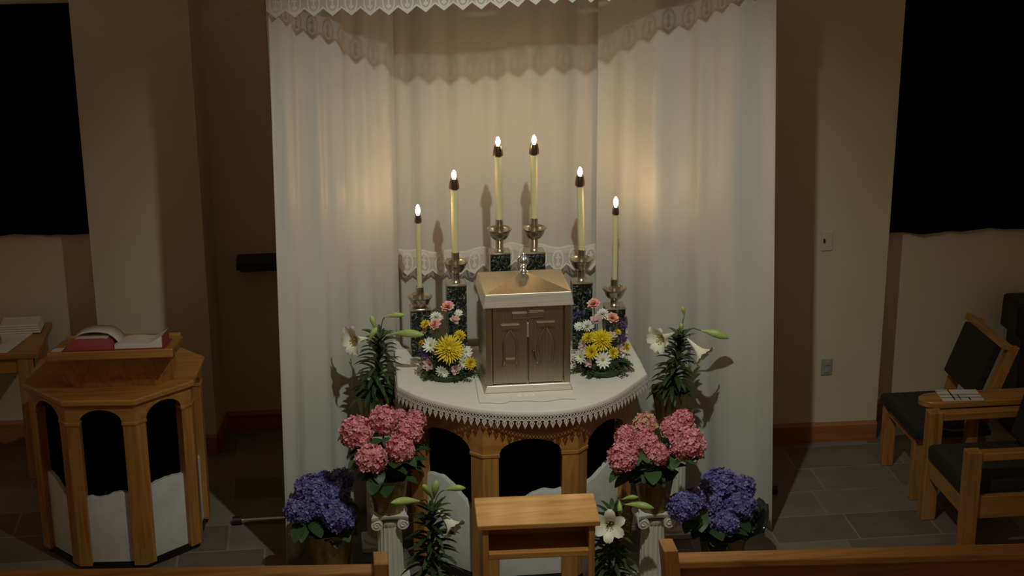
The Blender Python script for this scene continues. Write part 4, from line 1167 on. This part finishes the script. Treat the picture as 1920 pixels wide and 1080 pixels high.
t = thing('end_table', (2.75, 7.93, 0), 'small oak table with a rounded end between the two oak chairs', 'table')
pl = [(2.36 + .12 * math.cos(a), 7.913 + .082 * math.sin(a)) for a in [PI / 2 + PI * k / 12 for k in range(13)]]
q = MB(); q.prism(pl + [(3.3, 7.831), (3.3, 7.995)], .632, .668); q.build('table_top', M['oak_x'], t, angle=30, bevel=.006)
for x in (2.55, 3.15):
    q = MB(); q.span((x - .03, 7.86, 0), (x + .03, 7.925, .632)); q.build('leg', M['oak_z'], t, angle=0, bevel=.004)
q = MB(); q.span((2.58, 7.875, .57), (3.12, 7.90, .632)); q.build('apron', M['oak_x'], t, angle=0, bevel=.002)
t = thing('magazine', (2.465, 7.925, .668), 'white booklet with a black line pattern lying on the small oak table', 'magazine')
Mz = Matrix.Translation((2.475, 7.915, .669)) @ Matrix.Rotation(-.10, 4, 'Z')
q = MB(); q.M = Mz; q.span((-.115, -.078, 0), (.115, .078, .008)); q.build('cover', M['paper'], t, angle=0, bevel=.001)
q = MB(); q.M = Mz
for a in (((-.115, -.0), (.115, .006)), ((-.05, -.078), (-.043, .078)), ((-.015, -.078), (-.010, .0)), ((.035, -.078), (.043, -.035)), ((-.115, -.045), (.115, -.039)), ((-.115, .055), (-.05, .060))):
    q.span((*a[0], .0081), (*a[1], .0086))
q.build('line_pattern', M['ink'], t, angle=0)
q = MB(); q.M = Mz
for a in (((-.042, -.038), (-.016, -.001)), ((-.009, -.038), (.034, -.001))): q.span((*a[0], .0081), (*a[1], .0084))
q.build('tinted_panel', M['pastel'], t, angle=0)

t = thing('black_cabinet', (3.35, 8.95, 0), 'black cabinet with a wider upper box at the right edge, behind the armless chair', 'cabinet')
q = MB(); q.loft([[(3.235 - k, 8.82, z), (3.62, 8.78, z), (3.62, 9.06, z), (3.235 - k, 9.06, z)] for k, z in ((.0, .64), (.04, .665), (.035, .855), (.02, .868))]); q.build('upper_box', M['black_plastic'], t, angle=0, bevel=.012)
q = MB(); q.span((3.24, 8.83, .0), (3.60, 9.05, .645)); q.build('lower_box', M['black_plastic'], t, angle=0, bevel=.006)

# ================================================================== kneeler in front of the altar
t = thing('kneeler', (-0.10, 6.40, 0), 'oak kneeler with a sloping top and an open shelf standing in front of the altar', 'kneeler')
KM = Matrix.Translation((-0.096, 6.36, 0)) @ Matrix.Rotation(math.radians(-2.2), 4, 'Z') @ Matrix.Translation((0.096, -6.36, 0))
def kx(x): return -0.096 + x
def ktop(y): return 0.82 + (y - 6.352) * 0.105
q = MB(); q.M = KM; q.loft([[(kx(x), 6.592, ktop(6.592)), (kx(x), 6.352, ktop(6.352)), (kx(x), 6.355, ktop(6.352) - .026), (kx(x), 6.592, ktop(6.592) - .026)] for x in (-.275, .273)])
q.build('sloping_top', M['oak_top'], t, angle=0, bevel=.004)
for s in (-1, 1):
    q = MB(); q.M = KM; x = kx(s * .238)
    pr = [(6.57, 0.0), (6.57, ktop(6.57) - .027), (6.365, ktop(6.365) - .027), (6.365, .40), (6.33, .28), (6.08, .16), (6.08, 0.0)]
    q.loft([[(x - .014, y, z) for y, z in pr], [(x + .014, y, z) for y, z in pr]]); q.build('side_panel', M['oak_z'], t, angle=0, bevel=.003)
q = MB(); q.M = KM; q.span((kx(-.224), 6.362, .645), (kx(.224), 6.56, .674)); q.build('shelf', M['oak_x'], t, angle=0, bevel=.003)
q = MB(); q.M = KM; q.span((kx(-.224), 6.548, .674), (kx(.224), 6.562, ktop(6.55) - .027)); q.build('shelf_back', M['oak_x'], t, angle=0)
q = MB(); q.M = KM; q.span((kx(-.224), 6.09, .10), (kx(.224), 6.32, .125)); q.build('kneeling_board', M['oak_x'], t, angle=0, bevel=.003)
q = MB(); q.M = KM; seatpad(q, (kx(-.215), 6.095, .125), (kx(.215), 6.315, .175)); q.build('kneeling_pad', M['upholstery'], t, angle=40)

# ================================================================== pew fronts
def pew(x0, x1, ybk, ztop, end_x, end_top, label, lean, dy):
    t = thing('pew_front', ((x0 + x1) / 2, ybk, 0), label, 'pew', 'oak pew fronts')
    sl = dy / (x1 - x0)
    Sh = Matrix(((1, 0, 0, 0), (sl, 1, 0, ybk - sl * end_x), (0, 0, 1, 0), (0, 0, 0, 1)))
    q = MB(); q.M = Sh; q.span((x0, -.045, ztop - .036), (x1, .045, ztop)); q.build('top_rail', M['oak_x'], t, angle=0, bevel=.007)
    q = MB(); q.M = Sh; q.span((x0, -.012, .06), (x1, .012, ztop - .036)); q.build('panel', M['trim'], t, angle=0)
    q = MB(); q.M = Sh; q.span((x0, -.022, .0), (x1, .022, .10)); q.build('bottom_rail', M['oak_x'], t, angle=0, bevel=.004)
    q = MB(); q.M = Sh; hw = .031
    rings = []
    for z, o, k in ((0, 0, 1.0), (ztop - .10, 0, 1.0), (end_top - .004, lean, .96), (end_top, lean, .9)):
        rings.append([(end_x + o + sx * hw * k, -.06 * k * (-sy) if False else sy * .06 * k, z) for sx, sy in ((-1, -1), (1, -1), (1, 1), (-1, 1))])
    q.loft(rings); q.build('end_post', M['oak_z'], t, angle=0, bevel=.005)
pew(-3.6, -0.838, 5.97, 0.85, -0.811, 0.90, 'oak pew front at the lower left, its rail ending in a short upright post', 0.0, -0.26)
pew(0.42, 3.6, 5.91, 0.85, 0.405, 0.91, 'oak pew front at the lower right, its rail ending in a slanted post', -0.018, -0.235)
